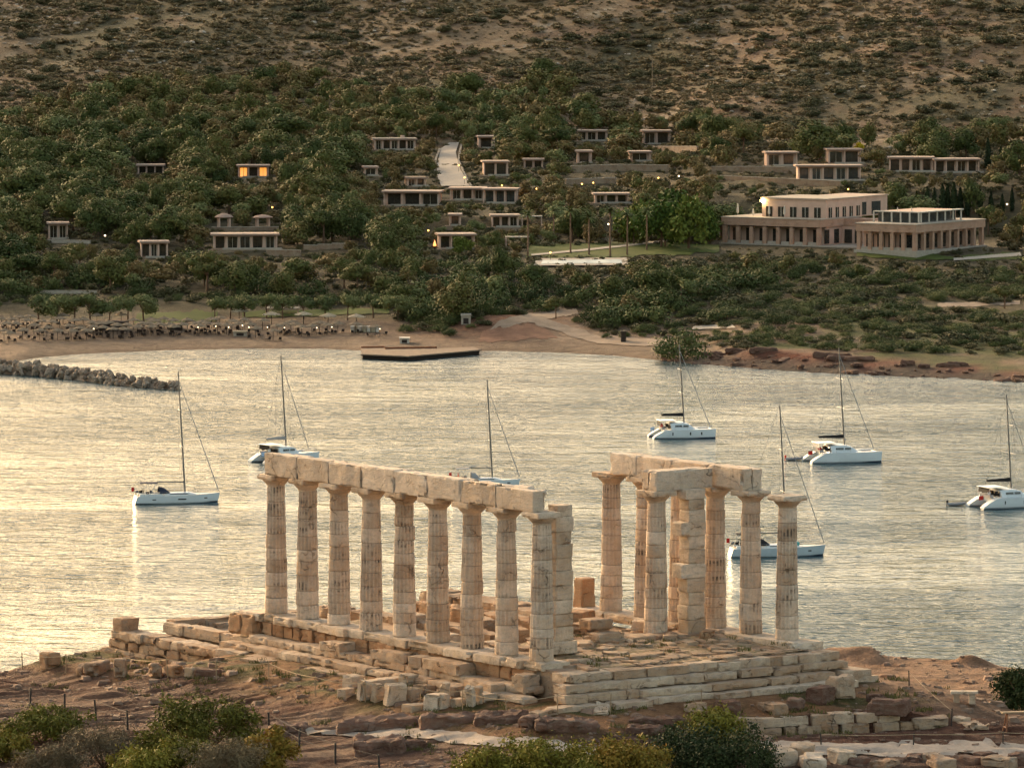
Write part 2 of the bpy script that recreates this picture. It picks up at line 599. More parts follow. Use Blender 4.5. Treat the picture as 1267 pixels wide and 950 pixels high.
xs = np.concatenate([np.arange(-170, -36, 4.0), np.arange(-36, 36.01, .16), np.arange(40, 171, 4.0)])
ys = np.concatenate([np.arange(-160, 196, 6.0), np.arange(196, 262, .14), np.arange(262, 330, 4)])
grid_land('headland', xs, ys, near_h, near_col, m_near)

# sea
t = NT('sea_water')
p = t.position()
w1 = t.noise(t.mapping(p, (.55, 1, 1)), .11, 2, .5)
w2 = t.noise(t.mapping(p, (.62, 1, 1)), .36, 4, .55)
big = t.noise(t.mapping(p, (.30, 1, 1)), .011, 3, .55, 1.2)
gust = t.rng(big, .36, .64, .50, 1.30)
h = t.math('ADD', t.math('MULTIPLY', w1, 1.0), t.math('MULTIPLY', w2, .75))
nb = t.bump(h, 2.2, 1.0)
nb_n = nb.node
t.l(t.math('MULTIPLY', gust, .8), nb_n.inputs['Strength'])
t.b.inputs['IOR'].default_value = 1.33
m_sea = t.out((.016, .055, .068), .10, .5, nb)
mb = MB()
mb.add([(-9000, -9000, 0), (9000, -9000, 0), (9000, 1700, 0), (-9000, 1700, 0)], [(0, 1, 2, 3)])
tag(mb.build('sea', m_sea), kind='structure')
# ------------------------------------------------------------------ stone materials
def mat_stone(name, base, patina, grey, stain=.5, flute=False, cell=1.0):
    t = NT(name)
    p = t.position()
    tn = t.attr('tint')
    n1 = t.noise(p, .9 * cell, 5, .6)
    n2 = t.noise(t.mapping(p, (1, 1, 2.2)), 3.2 * cell, 5, .62)
    n3 = t.noise(p, 14 * cell, 4, .6)
    n4 = t.noise(t.mapping(p, (2.4, 2.4, 5.0)), .8 * cell, 5, .7, .6)
    c = t.mix(t.rng(t.math('ADD', n1, t.math('MULTIPLY', tn, .28)), .42, .82), base, patina)
    c = t.mix(t.rng(n2, .46, .70, 0, .75), c, grey)
    c = t.mix(t.rng(tn, 0, 1, 0, .30), c, t.mix(1.0, c, (.72, .66, .60), 'MULTIPLY'))
    c = t.mix(t.rng(n4, .56, .66, 0, stain), c, tuple(q * .34 for q in patina))
    c = t.mix(t.rng(n3, .35, .65, 0, .35), c, t.mix(1.0, c, (.68, .66, .64), 'MULTIPLY'))
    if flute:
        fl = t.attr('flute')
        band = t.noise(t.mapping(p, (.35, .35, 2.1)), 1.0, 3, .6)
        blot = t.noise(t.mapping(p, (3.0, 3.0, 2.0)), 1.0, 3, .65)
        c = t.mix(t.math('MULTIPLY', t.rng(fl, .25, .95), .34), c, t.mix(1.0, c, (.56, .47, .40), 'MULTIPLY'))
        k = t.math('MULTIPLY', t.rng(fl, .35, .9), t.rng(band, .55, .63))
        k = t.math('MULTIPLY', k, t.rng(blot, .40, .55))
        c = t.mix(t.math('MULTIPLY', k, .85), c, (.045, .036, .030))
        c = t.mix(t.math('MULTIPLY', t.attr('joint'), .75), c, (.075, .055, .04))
    wv = t.n('VectorMath', operation='ADD')
    t.l(p, wv.inputs[0])
    nv = t.n('TexNoise')
    t.l(p, nv.inputs['Vector'])
    nv.inputs['Scale'].default_value = 1.7
    sv = t.n('VectorMath', operation='SCALE')
    t.l(nv.outputs['Color'], sv.inputs[0])
    sv.inputs['Scale'].default_value = .9
    t.l(sv.outputs[0], wv.inputs[1])
    vo = t.n('TexVoronoi', feature='DISTANCE_TO_EDGE')
    t.l(wv.outputs[0], vo.inputs['Vector'])
    vo.inputs['Scale'].default_value = .75
    crk = t.math('MULTIPLY', t.rng(vo.outputs['Distance'], .003, .016, 1, 0), t.rng(n1, .50, .62))
    c = t.mix(t.math('MULTIPLY', crk, .5), c, (.06, .042, .03))
    n5 = t.noise(p, 38 * cell, 3, .6)
    c = t.mix(t.rng(n5, .60, .72, 0, .45), c, t.mix(1.0, c, (.5, .46, .42), 'MULTIPLY'))
    stk = t.noise(t.mapping(p, (3.0, 3.0, .35)), 1.6, 3, .6)
    c = t.mix(t.rng(stk, .56, .70, 0, .28), c, t.mix(1.0, c, (.60, .54, .50), 'MULTIPLY'))
    h = t.math('ADD', t.math('ADD', t.math('MULTIPLY', n2, .8), t.math('MULTIPLY', n3, .5)), t.math('SUBTRACT', t.math('MULTIPLY', n5, .25), crk))
    return t.out(c, .88, .18, t.bump(h, .07 / cell, 1.0))
m_marble = mat_stone('weathered_marble', (.71, .565, .435), (.48, .34, .225), (.42, .35, .29), .35)
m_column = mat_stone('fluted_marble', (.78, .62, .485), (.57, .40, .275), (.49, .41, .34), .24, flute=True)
m_beam = mat_stone('beam_marble', (.74, .60, .475), (.58, .44, .325), (.49, .42, .36), .18)
m_poros = mat_stone('orange_poros', (.43, .26, .15), (.33, .17, .09), (.36, .26, .17), .55)
m_step = mat_stone('step_marble', (.57, .44, .325), (.42, .27, .17), (.36, .30, .245), .50)
m_rubble = mat_stone('rubble_stone', (.46, .33, .225), (.33, .19, .11), (.27, .23, .19), .55)
m_rock = mat_stone('red_rock', (.22, .125, .09), (.13, .065, .045), (.24, .18, .14), .55)
m_paver = None

temple = empty('temple_ruin', TO, TYAW)
tag(temple, 'ruined pale marble temple with two rows of fluted columns on a stepped base', 'temple')

# ------------------------------------------------------------------ columns
COL_H, CAP_H, RB, RT = 6.065, .50, .50, .385
def column_mesh(seed):
    rg = np.random.default_rng(seed)
    nd = int(rg.integers(9, 12))
    hs = rg.uniform(.75, 1.25, nd)
    zs = np.concatenate([[0], np.cumsum(hs / hs.sum() * (COL_H - CAP_H))])
    NA = 16 * 6
    ang = np.arange(NA) / NA * 2 * pi
    fr = (ang * 16 / (2 * pi)) % 1.0
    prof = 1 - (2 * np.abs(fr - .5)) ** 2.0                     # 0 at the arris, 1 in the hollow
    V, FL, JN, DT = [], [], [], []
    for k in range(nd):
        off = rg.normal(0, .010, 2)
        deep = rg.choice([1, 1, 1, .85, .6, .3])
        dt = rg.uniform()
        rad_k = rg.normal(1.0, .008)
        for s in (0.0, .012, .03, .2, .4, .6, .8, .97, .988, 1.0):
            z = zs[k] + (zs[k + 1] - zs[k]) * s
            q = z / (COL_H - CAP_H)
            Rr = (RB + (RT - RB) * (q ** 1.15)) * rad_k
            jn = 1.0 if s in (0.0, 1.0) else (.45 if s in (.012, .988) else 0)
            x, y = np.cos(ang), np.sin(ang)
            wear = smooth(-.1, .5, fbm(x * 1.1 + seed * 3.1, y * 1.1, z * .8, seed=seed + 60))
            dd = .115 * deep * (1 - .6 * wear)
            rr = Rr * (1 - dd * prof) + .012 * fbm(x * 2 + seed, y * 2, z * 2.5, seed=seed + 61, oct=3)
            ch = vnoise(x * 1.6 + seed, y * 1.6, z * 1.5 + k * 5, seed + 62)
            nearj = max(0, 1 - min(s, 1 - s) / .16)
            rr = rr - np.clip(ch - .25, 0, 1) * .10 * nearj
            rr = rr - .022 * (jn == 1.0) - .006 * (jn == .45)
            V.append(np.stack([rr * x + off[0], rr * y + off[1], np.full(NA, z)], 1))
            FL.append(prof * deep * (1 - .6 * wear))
            JN.append(np.full(NA, jn))
            DT.append(dt)
    nr = len(V)
    i, j = np.meshgrid(np.arange(nr - 1), np.arange(NA), indexing='ij')
    q = (i * NA + j).ravel()
    q2 = (i * NA + (j + 1) % NA).ravel()
    quads = np.stack([q, q2, q2 + NA, q + NA], 1)
    tint = np.repeat(np.array(DT[:-1]), NA)
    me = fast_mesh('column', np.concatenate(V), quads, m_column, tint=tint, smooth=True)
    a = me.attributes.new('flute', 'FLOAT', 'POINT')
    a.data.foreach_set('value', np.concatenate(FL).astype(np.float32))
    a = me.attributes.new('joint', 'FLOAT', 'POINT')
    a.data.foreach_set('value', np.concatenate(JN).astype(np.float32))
    return me
def capital(parent, seed):
    mb = MB()
    z0 = COL_H - CAP_H
    mb.lathe([(RT * .98, z0 - .03), (RT * 1.0, z0), (RT * 1.02, z0 + .03), (RT * 1.05, z0 + .05), (RT * 1.22, z0 + .12), (RT * 1.42, z0 + .20), (RT * 1.53, z0 + .25), (RT * 1.54, z0 + .28)], 40, tint=random.random())
    mb.stone((0, 0, z0 + .385), (1.26, 1.26, .23), 0, seed=seed, r=.025, amp=.012, chip=.10, cell=.07)
    return mb.build('capital', m_marble, parent, smooth=True)
def column(x, y, seed, label=None):
    o = link('column', column_mesh(seed), temple, (x, y, 0))
    o.rotation_euler = (0, 0, seed * .7)
    c = capital(o, seed)
    c.rotation_euler = (0, 0, -seed * .7 + random.uniform(-.03, .03))
    return o
W = 12.536
for i in range(9):
    column(0, i * 2.52, 100 + i)
for i in range(6):
    column(W, i * 2.52, 120 + i)
PRON = (9.25, 4.80)
column(PRON[0], PRON[1], 131)

# ------------------------------------------------------------------ beams (architrave blocks), one part per block
BZ = COL_H
def beam(c, s, seed, **kw):
    mb = MB()
    mb.stone(c, s, 0, seed=seed, **{**dict(r=.012, amp=.035, chip=.16, cell=.075, freq=1.3), **kw})
    return mb.build('architrave_block', m_beam, temple, smooth=True)
for i in range(8):
    y0, y1 = i * 2.52 + .02, (i + 1) * 2.52 - .02
    if i == 7:
        y1 += .05
    if i == 0:
        y0 -= .16
    hh = (.86, .92, .95, .93, .97, .93, .95, .95)[i]
    if i == 0:
        beam((-.30, (y0 + y1) / 2, BZ + .43), (.50, y1 - y0, .86), 140, amp=.04, chip=.22)
        beam((.28, (y0 + y1) / 2 + .2, BZ + .40), (.52, y1 - y0 - .5, 1.0), 150, amp=.07, chip=.3, r=.16)
    else:
        beam((-.30, (y0 + y1) / 2, BZ + hh / 2), (.52, y1 - y0, hh), 140 + i, tilt=(0, .0), amp=(.035, .05)[i % 2], chip=(.14, .3)[i % 2])
        beam((.26, (y0 + y1) / 2, BZ + hh / 2 - .03), (.54, y1 - y0 - .08, hh - .06), 150 + i, amp=.05, chip=.25)
# north flank beam and the cross beam over the porch
for i in range(1, 5):
    y0, y1 = i * 2.52 + .02, (i + 1) * 2.52 - .02
    if i == 4:
        y1 -= .60
    if i == 1:
        y0 -= .10
    beam((W - .26, (y0 + y1) / 2, BZ + .46), (.52, y1 - y0, .93), 160 + i, amp=.05, chip=.2)
    beam((W + .28, (y0 + y1) / 2, BZ + .44), (.50, y1 - y0, .9), 166 + i, amp=.05, chip=.2)
CBY = 4.80
beam((10.35, CBY - .26, BZ + .42), (2.95, .52, .84), 171, amp=.03, chip=.10)
beam((10.35, CBY + .28, BZ + .42), (2.90, .50, .82), 172, amp=.04, chip=.15)

# ------------------------------------------------------------------ wall pillars (antae)
def pillar(x, y, seed, courses, top, sx=.84, sy=.74):
    mb = MB()
    z = -.05
    rg = np.random.default_rng(seed)
    for k, (h, ox0, ox1, oy) in enumerate(courses):
        mb.stone((x + (ox1 - ox0) / 2, y + oy, z + h / 2), (sx + ox0 + ox1, sy + rg.uniform(-.05, .05), h - .004), rg.uniform(-.012, .012), seed=seed + k, r=.010, amp=.02, chip=.09, cell=.07)
        z += h
    return mb.build('wall_pillar', m_marble, temple, smooth=True)
pillar(10.75, 4.25, 180, [(.62, .08, .02, 0), (.60, .10, 0, 0), (.55, .02, 0, .01), (.62, .12, 0, 0), (.60, .38, .0, 0), (.62, .02, 0, .01), (.58, .03, 0, 0), (.58, .40, .01, 0), (.50, .02, 0, .01), (.46, .02, 0, 0), (.42, .20, 0, 0)], 6.06)
pillar(2.25, 1.95, 200, [(.52, .22, .22, 0), (.58, .03, .04, 0), (.56, .02, .02, .02), (.54, .02, 0, 0), (.60, .0, .02, 0), (.62, .01, .02, 0), (.54, 0, .01, .01), (.56, .02, .02, 0), (.52, 0, -.06, 0), (.62, .02, .02, .0), (.46, -.1, .0, .03)], 5.9)

# ------------------------------------------------------------------ base: steps, floor, foundation walls
def course(name, m, pieces, smoothf=True, **kw):
    mb = MB()
    for k, (c, s, rz) in enumerate(pieces):
        mb.stone(c, s, rz, seed=int(abs(c[0] * 31 + c[1] * 57 + c[2] * 91)) % 997 + k, **{**dict(r=.014, amp=.03, chip=.17, cell=.10), **kw})
    return mb.build(name, m, temple, smooth=smoothf)
def row_x(x0, x1, y0, y1, z0, z1, lens, jit=.0, rg=np.random.default_rng(3)):
    out, x = [], x0
    k = 0
    while x < x1 - .2:
        L = min(lens[k % len(lens)] * rg.uniform(.85, 1.15), x1 - x)
        if x1 - x - L < .5:
            L = x1 - x
        if jit > .035 and rg.uniform() < .10:
            x += L * .45
            L *= .55
        dy, dz = rg.uniform(-jit, jit), rg.uniform(-jit, jit) * .4
        out.append(((x + L / 2, (y0 + y1) / 2 + dy, (z0 + z1) / 2 + dz), (L - .015, y1 - y0, z1 - z0), rg.uniform(-jit, jit) * .15))
        x += L
        k += 1
    return out
def row_y(x0, x1, y0, y1, z0, z1, lens, jit=.0, rg=np.random.default_rng(4)):
    out, y = [], y0
    k = 0
    while y < y1 - .2:
        L = min(lens[k % len(lens)] * rg.uniform(.85, 1.15), y1 - y)
        if y1 - y - L < .5:
            L = y1 - y
        dx, dz = rg.uniform(-jit, jit), rg.uniform(-jit, jit) * .4
        out.append((((x0 + x1) / 2 + dx, y + L / 2, (z0 + z1) / 2 + dz), (x1 - x0, L - .015, z1 - z0), rg.uniform(-jit, jit) * .15))
        y += L
        k += 1
    return out
# solid core under floor and steps
mb = MB()
mb.box((6.0, 1.4, -1.05), (12.9, 8.6, 1.6))
mb.box((6.0, 12.6, -1.25), (12.4, 14.0, 1.3))
mb.build('foundation_core', m_rubble, temple)
# east steps
E1 = row_x(-.92, 5.2, -3.15, -2.0, -.57, -.21, [2.6, 1.9, 2.2]) + row_x(5.2, 12.9, -3.05, -2.0, -.60, -.25, [1.5, 1.1, 1.7, 1.3], .10)
course('step', m_step, E1)
course('step', m_step, row_x(-1.28, 5.6, -3.5, -2.6, -.93, -.575, [2.9, 2.1]) + row_x(5.6, 7.4, -3.42, -2.6, -.95, -.62, [1.4], .05) + row_x(7.6, 13.2, -3.45, -2.6, -.95, -.61, [1.9, 1.2, 2.4], .11))
course('step', m_step, row_x(-1.5, 2.2, -3.75, -2.9, -1.30, -.94, [1.3, 2.2]) + row_x(2.2, 10.2, -3.95, -2.9, -1.27, -.98, [3.8, 2.9, 2.4], .03) + row_x(10.2, 13.6, -3.9, -2.9, -1.32, -.94, [1.9, 1.5], .10))
course('step', m_step, row_x(-2.4, 12.8, -4.55, -3.6, -1.62, -1.30, [2.8, 2.0, 3.2, 1.6], .16), amp=.05, chip=.3)
# north-east corner platform of big ashlars
course('corner_platform', m_step, [((13.2, -2.6, -1.55), (2.3, 2.6, .62), 0), ((13.25, -3.1, -1.12), (1.5, 1.6, .32), .02), ((13.35, -2.8, -2.15), (2.0, 2.5, .62), 0), ((11.9, -4.25, -1.55), (1.6, .9, .6), .02), ((13.0, .5, -.75), (1.3, 3.2, .9), 0)], amp=.03, chip=.12)
# stylobate slabs under the north row
course('stylobate', m_marble, row_y(W - .85, W + .75, -1.55, 14.6, -.34, -.005, [2.6, 2.5, 2.4], .05), amp=.035, chip=.22)
# stylobate slabs under the south row, broken outer edge
rgs = np.random.default_rng(12)
sl = []
y = -.95
while y < 20.6:
    L = rgs.uniform(1.1, 2.3)
    e = rgs.uniform(-.18, .12)
    sl.append(((-.02 + e / 2, y + L / 2, -.17), (1.5 - e, L - .03, .34), rgs.uniform(-.02, .02)))
    y += L
course('stylobate', m_marble, sl, amp=.05, chip=.35, r=.03)
# orange core wall below it
wl = []
for zz, hh in ((-.62, .56),):
    y = -.3
    while y < 21.2:
        L = rgs.uniform(.6, 1.0)
        wl.append(((-.18 + rgs.uniform(-.06, .06), y + L / 2, zz), (1.0, L - .02, hh), rgs.uniform(-.05, .05)))
        y += L
course('core_wall', m_poros, wl, amp=.07, chip=.25, r=.03, freq=2.2)
wl = row_y(-1.0, .5, 20.6, 22.4, -1.0, -.12, [.9, .7], .1) + row_x(-.6, .9, 20.7, 21.6, -.6, -.05, [.8], .1)
course('core_wall', m_poros, wl, amp=.09, chip=.3, r=.03, freq=2.2)
# south steps (lower ledges)
course('step', m_step, row_y(-1.45, -.55, -.9, 20.5, -1.22, -.90, [2.2, 1.4, 3.0, 1.8], .06), amp=.05, chip=.3, r=.03)
course('step', m_step, row_y(-2.1, -1.3, -1.6, 21.5, -1.52, -1.20, [2.9, 1.9, 2.4], .07), amp=.05, chip=.3, r=.03)
course('step', m_rubble, row_y(-2.75, -2.0, 3.5, 24.0, -1.86, -1.52, [1.7, 1.1, 2.2], .10), amp=.06, chip=.35, r=.03)
# west end: long low courses and the cross wall
course('west_course', m_step, row_y(-2.35, -1.25, 21.3, 30.3, -1.98, -1.58, [1.3, .9, 1.6, 1.1], .06), amp=.06, chip=.35, r=.03)
course('west_course', m_rubble, row_y(-2.3, -1.2, 21.5, 30.7, -2.40, -1.99, [1.0, 1.4, .8], .08), amp=.05, chip=.3, r=.03)
course('west_course', m_rubble, row_y(-2.5, -1.2, 21.5, 31.0, -2.90, -2.41, [1.2, .9, 1.5], .08), amp=.05, chip=.3, r=.03)
course('west_course', m_step, row_y(-.95, -.25, 20.8, 28.2, -1.60, -1.12, [2.6, 3.1, 1.9], .05), amp=.05, chip=.25)
course('west_cross_wall', m_rubble, row_x(-.6, 6.2, 27.6, 28.4, -1.8, -1.05, [1.6, 2.1], .06) + row_x(1.0, 7, 26.9, 27.5, -1.9, -1.2, [1.4], .06), amp=.05, chip=.25)
# interior walls and fill
course('inner_wall', m_poros, row_y(7.4, 8.3, 8.5, 21.0, -.75, -.06, [1.5, 1.1, 1.9], .10), amp=.09, chip=.4, r=.03)
course('inner_wall', m_rubble, row_y(4.6, 5.4, 9.0, 24.0, -.85, -.30, [1.4, 2.0, 1.1], .12), amp=.09, chip=.4, r=.03)
course('inner_wall', m_rubble, row_y(W - 1.2, W + .5, 14.7, 26.0, -1.0, -.35, [1.4, 2.0, 1.1], .12), amp=.09, chip=.4, r=.03)
mb = MB()
mb.box((5.2, 24.2, -1.9), (11.5, 8.5, .9))
mb.build('foundation_core', m_rubble, temple)

# rubble floor of the porch: flat irregular slabs with earth and moss between
t = NT('mossy_floor')
p = t.position()
n1 = t.noise(p, .8, 4, .6)
n2 = t.noise(p, 3.0, 5, .65)
c = t.mix(t.rng(n1, .35, .6), (.22, .145, .085), (.33, .24, .16))
c = t.mix(t.rng(n2, .5, .62, 0, .85), c, (.085, .078, .022))
m_moss = t.out(c, .95, .1, t.bump(n2, .08, .9))
gx, gy = np.arange(.6, 12.01, .12), np.arange(-2.4, 24.5, .12)
X, Y = np.meshgrid(gx, gy, indexing='ij')
Z = -.20 - .42 * smooth(6.5, 9, Y) - .6 * smooth(20, 22, Y) + .07 * fbm(X * .9, Y * .9, seed=71, oct=4) + .05 * np.floor(3 * fbm(X * .6 + 4, Y * 1.3, seed=72)) / 2
Z += .10 * smooth(-.5, 2.5, Y) * (1 - smooth(5, 7, Y))
nx, ny = len(gx), len(gy)
i, j = np.meshgrid(np.arange(nx - 1), np.arange(ny - 1), indexing='ij')
q = (i * ny + j).ravel()
link('floor', fast_mesh('floor', np.stack([X, Y, Z], -1).reshape(-1, 3), np.stack([q, q + ny, q + ny + 1, q + 1], 1), m_moss, smooth=True), temple)
rgs = np.random.default_rng(21)
mb = MB()
for k in range(150):
    x, y = rgs.uniform(.6, 11.8), rgs.uniform(-2.3, 7)
    s = rgs.uniform(.4, 1.1, 2)
    mb.stone((x, y, -.20 + .10 * float(smooth(-.5, 2.5, y)) + rgs.uniform(-.05, .03)), (s[0], s[1] * .8, .16), rgs.uniform(0, 3), seed=300 + k, r=.04, amp=.05, chip=.2, cell=.22, tilt=tuple(rgs.uniform(-.06, .06, 2)), freq=2.0)
mb.build('floor_slabs', m_rubble, temple, smooth=True)
course('porch_sill', m_rubble, row_x(3.2, 12.0, 3.7, 4.8, -.30, .03, [1.3, .9, 1.7], .12), amp=.06, chip=.35, r=.03)
course('stylobate', m_rubble, row_x(.9, 6.0, -.6, .1, -.34, -.08, [1.2, .9], .10), amp=.06, chip=.35, r=.03)
# ------------------------------------------------------------------ foliage
def mat_leaf(name, ramp, trans=.25, dead=None):
    t = NT(name)
    k = t.math('ADD', t.math('MULTIPLY', t.attr('tint'), .5), t.math('MULTIPLY', t.rand(), .55))
    cr = t.n('ValToRGB')
    t.l(k, cr.inputs[0])
    el = cr.color_ramp.elements
    el[0].position, el[0].color = ramp[0][0], (*ramp[0][1], 1)
    el[1].position, el[1].color = ramp[-1][0], (*ramp[-1][1], 1)
    for pos_, c in ramp[1:-1]:
        e = el.new(pos_)
        e.color = (*c, 1)
    hsv = t.n('HueSaturation')
    hsv.inputs['Value'].default_value = 1.14
    t.l(cr.outputs[0], hsv.inputs['Color'])
    return t.out(hsv.outputs[0], .75, .12)
m_pine = mat_leaf('pine_needles', [(.05, (.030, .042, .013)), (.35, (.054, .066, .019)), (.65, (.086, .090, .026)), (.88, (.112, .092, .030)), (1, (.128, .088, .034))])
m_olive = mat_leaf('olive_leaves', [(.1, (.055, .068, .024)), (.5, (.095, .108, .038)), (.9, (.14, .145, .055))])
m_mastic = mat_leaf('mastic_leaves', [(.05, (.030, .040, .014)), (.5, (.060, .072, .023)), (.9, (.105, .110, .036))])
m_hillscrub = mat_leaf('hill_scrub_leaves', [(.05, (.055, .047, .021)), (.5, (.100, .079, .037)), (.9, (.165, .118, .060))])
m_bright = mat_leaf('fresh_leaves', [(.1, (.030, .046, .010)), (.5, (.062, .095, .018)), (.9, (.125, .135, .026))])
m_scrub = mat_leaf('scrub_leaves', [(.05, (.030, .032, .015)), (.4, (.056, .054, .024)), (.7, (.085, .074, .034)), (.95, (.125, .098, .048))])
m_gold = mat_leaf('golden_leaves', [(.1, (.06, .058, .012)), (.45, (.13, .115, .020)), (.75, (.20, .13, .022)), (1, (.25, .13, .025))])
m_yolive = mat_leaf('yellow_green_leaves', [(.1, (.06, .058, .012)), (.5, (.135, .122, .020)), (.9, (.24, .19, .030))])
m_twig = mat_leaf('grey_twigs', [(.1, (.065, .048, .030)), (.5, (.115, .085, .050)), (.9, (.17, .13, .07))])
m_juniper = mat_leaf('juniper_leaves', [(.1, (.012, .018, .007)), (.5, (.022, .031, .011)), (.9, (.042, .052, .016))])
m_cypress = mat_leaf('cypress_leaves', [(.1, (.012, .018, .008)), (.9, (.030, .040, .015))])
m_palm = mat_leaf('palm_leaves', [(.1, (.06, .07, .025)), (.9, (.17, .17, .065))])
m_bark = mat_plain('bark', (.14, .085, .055), .9, .1, vary=.3)
m_palmbark = mat_plain('palm_bark', (.19, .115, .075), .9, .1, vary=.3)

def leaves(rg, centers, radii, n, size, flat=.75, aspect=1.0, up=.35, hollow=.55, jitter=.7):
    """n leaf-clump quads spread through lobes (ellipsoids); returns verts, quads, tint"""
    centers, radii = np.asarray(centers, float), np.asarray(radii, float)
    w = radii ** 2
    idx = rg.choice(len(centers), n, p=w / w.sum())
    d = rg.normal(size=(n, 3))
    d /= np.linalg.norm(d, axis=1, keepdims=True)
    rad = radii[idx] * (hollow + (1 - hollow) * rg.uniform(size=n) ** .6)
    rad *= 1 + .22 * rg.normal(size=n)
    P = centers[idx] + d * rad[:, None] * np.array([1, 1, flat])
    nr = d + jitter * rg.normal(size=(n, 3)) + np.array([0, 0, up])
    nr /= np.linalg.norm(nr, axis=1, keepdims=True)
    a = np.cross(nr, rg.normal(size=(n, 3)))
    a /= np.linalg.norm(a, axis=1, keepdims=True) + 1e-9
    b = np.cross(nr, a)
    s = size * rg.uniform(.55, 1.35, n)[:, None]
    a, b = a * s * aspect, b * s / aspect
    k1, k2 = rg.uniform(.5, 1.1, (n, 1)), rg.uniform(.5, 1.1, (n, 1))
    V = np.stack([P - a * k1 - b * .3, P + a * .3 - b * k2, P + a * k2 + b * .35, P - a * .35 + b * k1], 1).reshape(-1, 3)
    lob = rg.uniform(-.22, .22, len(centers))
    tint = np.clip(.5 + lob[idx] + .16 * rg.normal(size=n), 0, 1)
    return V, np.arange(4 * n).reshape(-1, 4), tint
def crown_lobes(rg, r, h, n, base=0.0, spread=.62, dome=True):
    """lobe centres of an uneven crown r wide and h high above base"""
    C, Q = [], []
    for k in range(n):
        a, q = rg.uniform(0, 2 * pi), rg.uniform() ** .6
        rr = q * r * spread
        top = math.sqrt(max(.05, 1 - (rr / r) ** 2)) if dome else 1.0
        z = base + h * rg.uniform(.22, .80) * top
        C.append((rr * cos(a), rr * sin(a), z))
        Q.append(r * rg.uniform(.26, .50))
    return np.array(C), np.array(Q)
def leaf_mesh(name, m, rg, C, Q, n, size, **kw):
    V, F, T = leaves(rg, C, Q, n, size, **kw)
    return fast_mesh(name, V, F, m, tint=T)

# ------------------------------------------------------------------ loose blocks round the temple
def place_block(name, lp, s, seed, label, cat='stone block', group=None, m=None, rz=0.0, tilt=(0, 0), sink=.08, z=None, amp=.05, chip=.3, r=.025, cell=.09, **kw):
    p = t2w(*lp)
    g = float(near_h(p[0], p[1])) if z is None else z
    mb = MB()
    mb.stone((0, 0, s[2] / 2 - sink), s, 0, seed=seed, r=r, amp=amp, chip=chip, cell=cell, freq=1.9, **kw)
    o = mb.build(name, m or m_marble, smooth=True, loc=(p[0], p[1], g))
    o.rotation_euler = (tilt[0], tilt[1], TYAW + rz)
    return tag(o, label, cat, group)
def px_local(x, y):
    p = nearp(x, y)
    return w2t(p[0], p[1])
# the heap of white blocks left of the south-east corner
heap = [((428, 861), (.75, .45, .40), .4, (0, 0), 'low cream block at the left end of the block heap below the south colonnade'),
        ((436, 849), (.70, .55, .55), .2, (.1, 0), 'rounded block behind the leftmost standing slab of the heap'),
        ((450, 865), (.62, .40, .86), .1, (.10, .04), 'upright pale slab, first of three standing slabs in the block heap'),
        ((467, 866), (.46, .42, .78), .0, (.12, 0), 'narrow upright slab, middle of three standing slabs in the block heap'),
        ((488, 870), (.86, .42, .90), -.1, (.16, .02), 'broad upright slab with rounded shoulders, last of three standing slabs'),
        ((507, 866), (.60, .60, .62), .3, (0, .1), 'brown rounded block just right of the broad upright slab'),
        ((517, 878), (1.25, .7, .34), .1, (0, .03), 'long low whitish block lying in front of the block heap'),
        ((541, 876), (1.05, .75, .66), .5, (0, .05), 'grey fluted drum fragment lying on its side in the heap'),
        ((551, 866), (.36, .34, .82), .2, (.1, -.12), 'thin pale slab standing between drum fragment and brown block'),
        ((566, 873), (.55, .4, .40), .1, (0, 0), 'small square block under the leaning slab of the heap'),
        ((583, 873), (.34, .34, .95), .5, (.1, -.38), 'grey slab leaning steeply at the right end of the block heap'),
        ((592, 870), (.30, .30, .80), .5, (.1, -.2), 'tan slab leaning behind the grey leaning slab'),
        ((590, 852), (.75, .5, .30), .3, (.0, .08), 'bright white block lying on the lower step above the heap'),
        ((475, 848), (2.3, .6, .38), .25, (0, .02), 'long cream beam lying behind the standing slabs'),
        ((505, 846), (.7, .5, .5), .1, (.1, 0), 'pale lump of marble at the right end of the long cream beam'),
        ((525, 858), (.9, .6, .45), .4, (0, .1), 'tan block between the standing slabs and the fluted drum'),
        ((563, 860), (.6, .45, .5), .2, (.1, 0), 'dark brown block in the middle of the right half of the heap')]
for k, (q, s, rz, tl, lb) in enumerate(heap):
    l = px_local(*q)
    place_block('marble_block', l, s, 400 + k, lb, 'stone block', 'fallen blocks in the heap below the south colonnade', m=m_marble if k not in (5, 16, 15) else m_rubble, rz=rz, tilt=tl)
# stumps and blocks along the rope at the left
stumps = [((62, 826), (.80, .70, .78), 'squat round drum stump standing alone near the cliff edge'),
          ((102, 834), (.55, .5, .55), 'low brown block between the lone stump and the long slab'),
          ((120, 833), (1.5, .7, .62), 'long flat-topped block beside the upright drum on the left'),
          ((149, 836), (.60, .55, .86), 'upright round drum with a pale top below the west courses'),
          ((192, 836), (.75, .55, .62), 'square cream stump left of the brown boulder by the rope'),
          ((216, 836), (.75, .6, .55), 'brown boulder between two pale stumps by the rope'),
          ((238, 836), (.62, .55, .50), 'small rounded cream block at the right end of the stumps'),
          ((258, 836), (1.1, .6, .40), 'dark low block right of the small cream block')]
for k, (q, s, lb) in enumerate(stumps):
    place_block('stone_stump', px_local(*q), s, 440 + k, lb, 'stone block', 'stumps along the rope left of the temple', m=(m_poros, m_rubble, m_rubble, m_step, m_rubble, m_poros, m_marble, m_rock)[k], r=.12, rz=.3 * k)
place_block('stone_block', (-1.8, 29.9), (.95, .8, .60), 452, 'square block standing on the far left end of the west courses', z=TO[2] - 1.60, m=m_rubble, sink=.02)
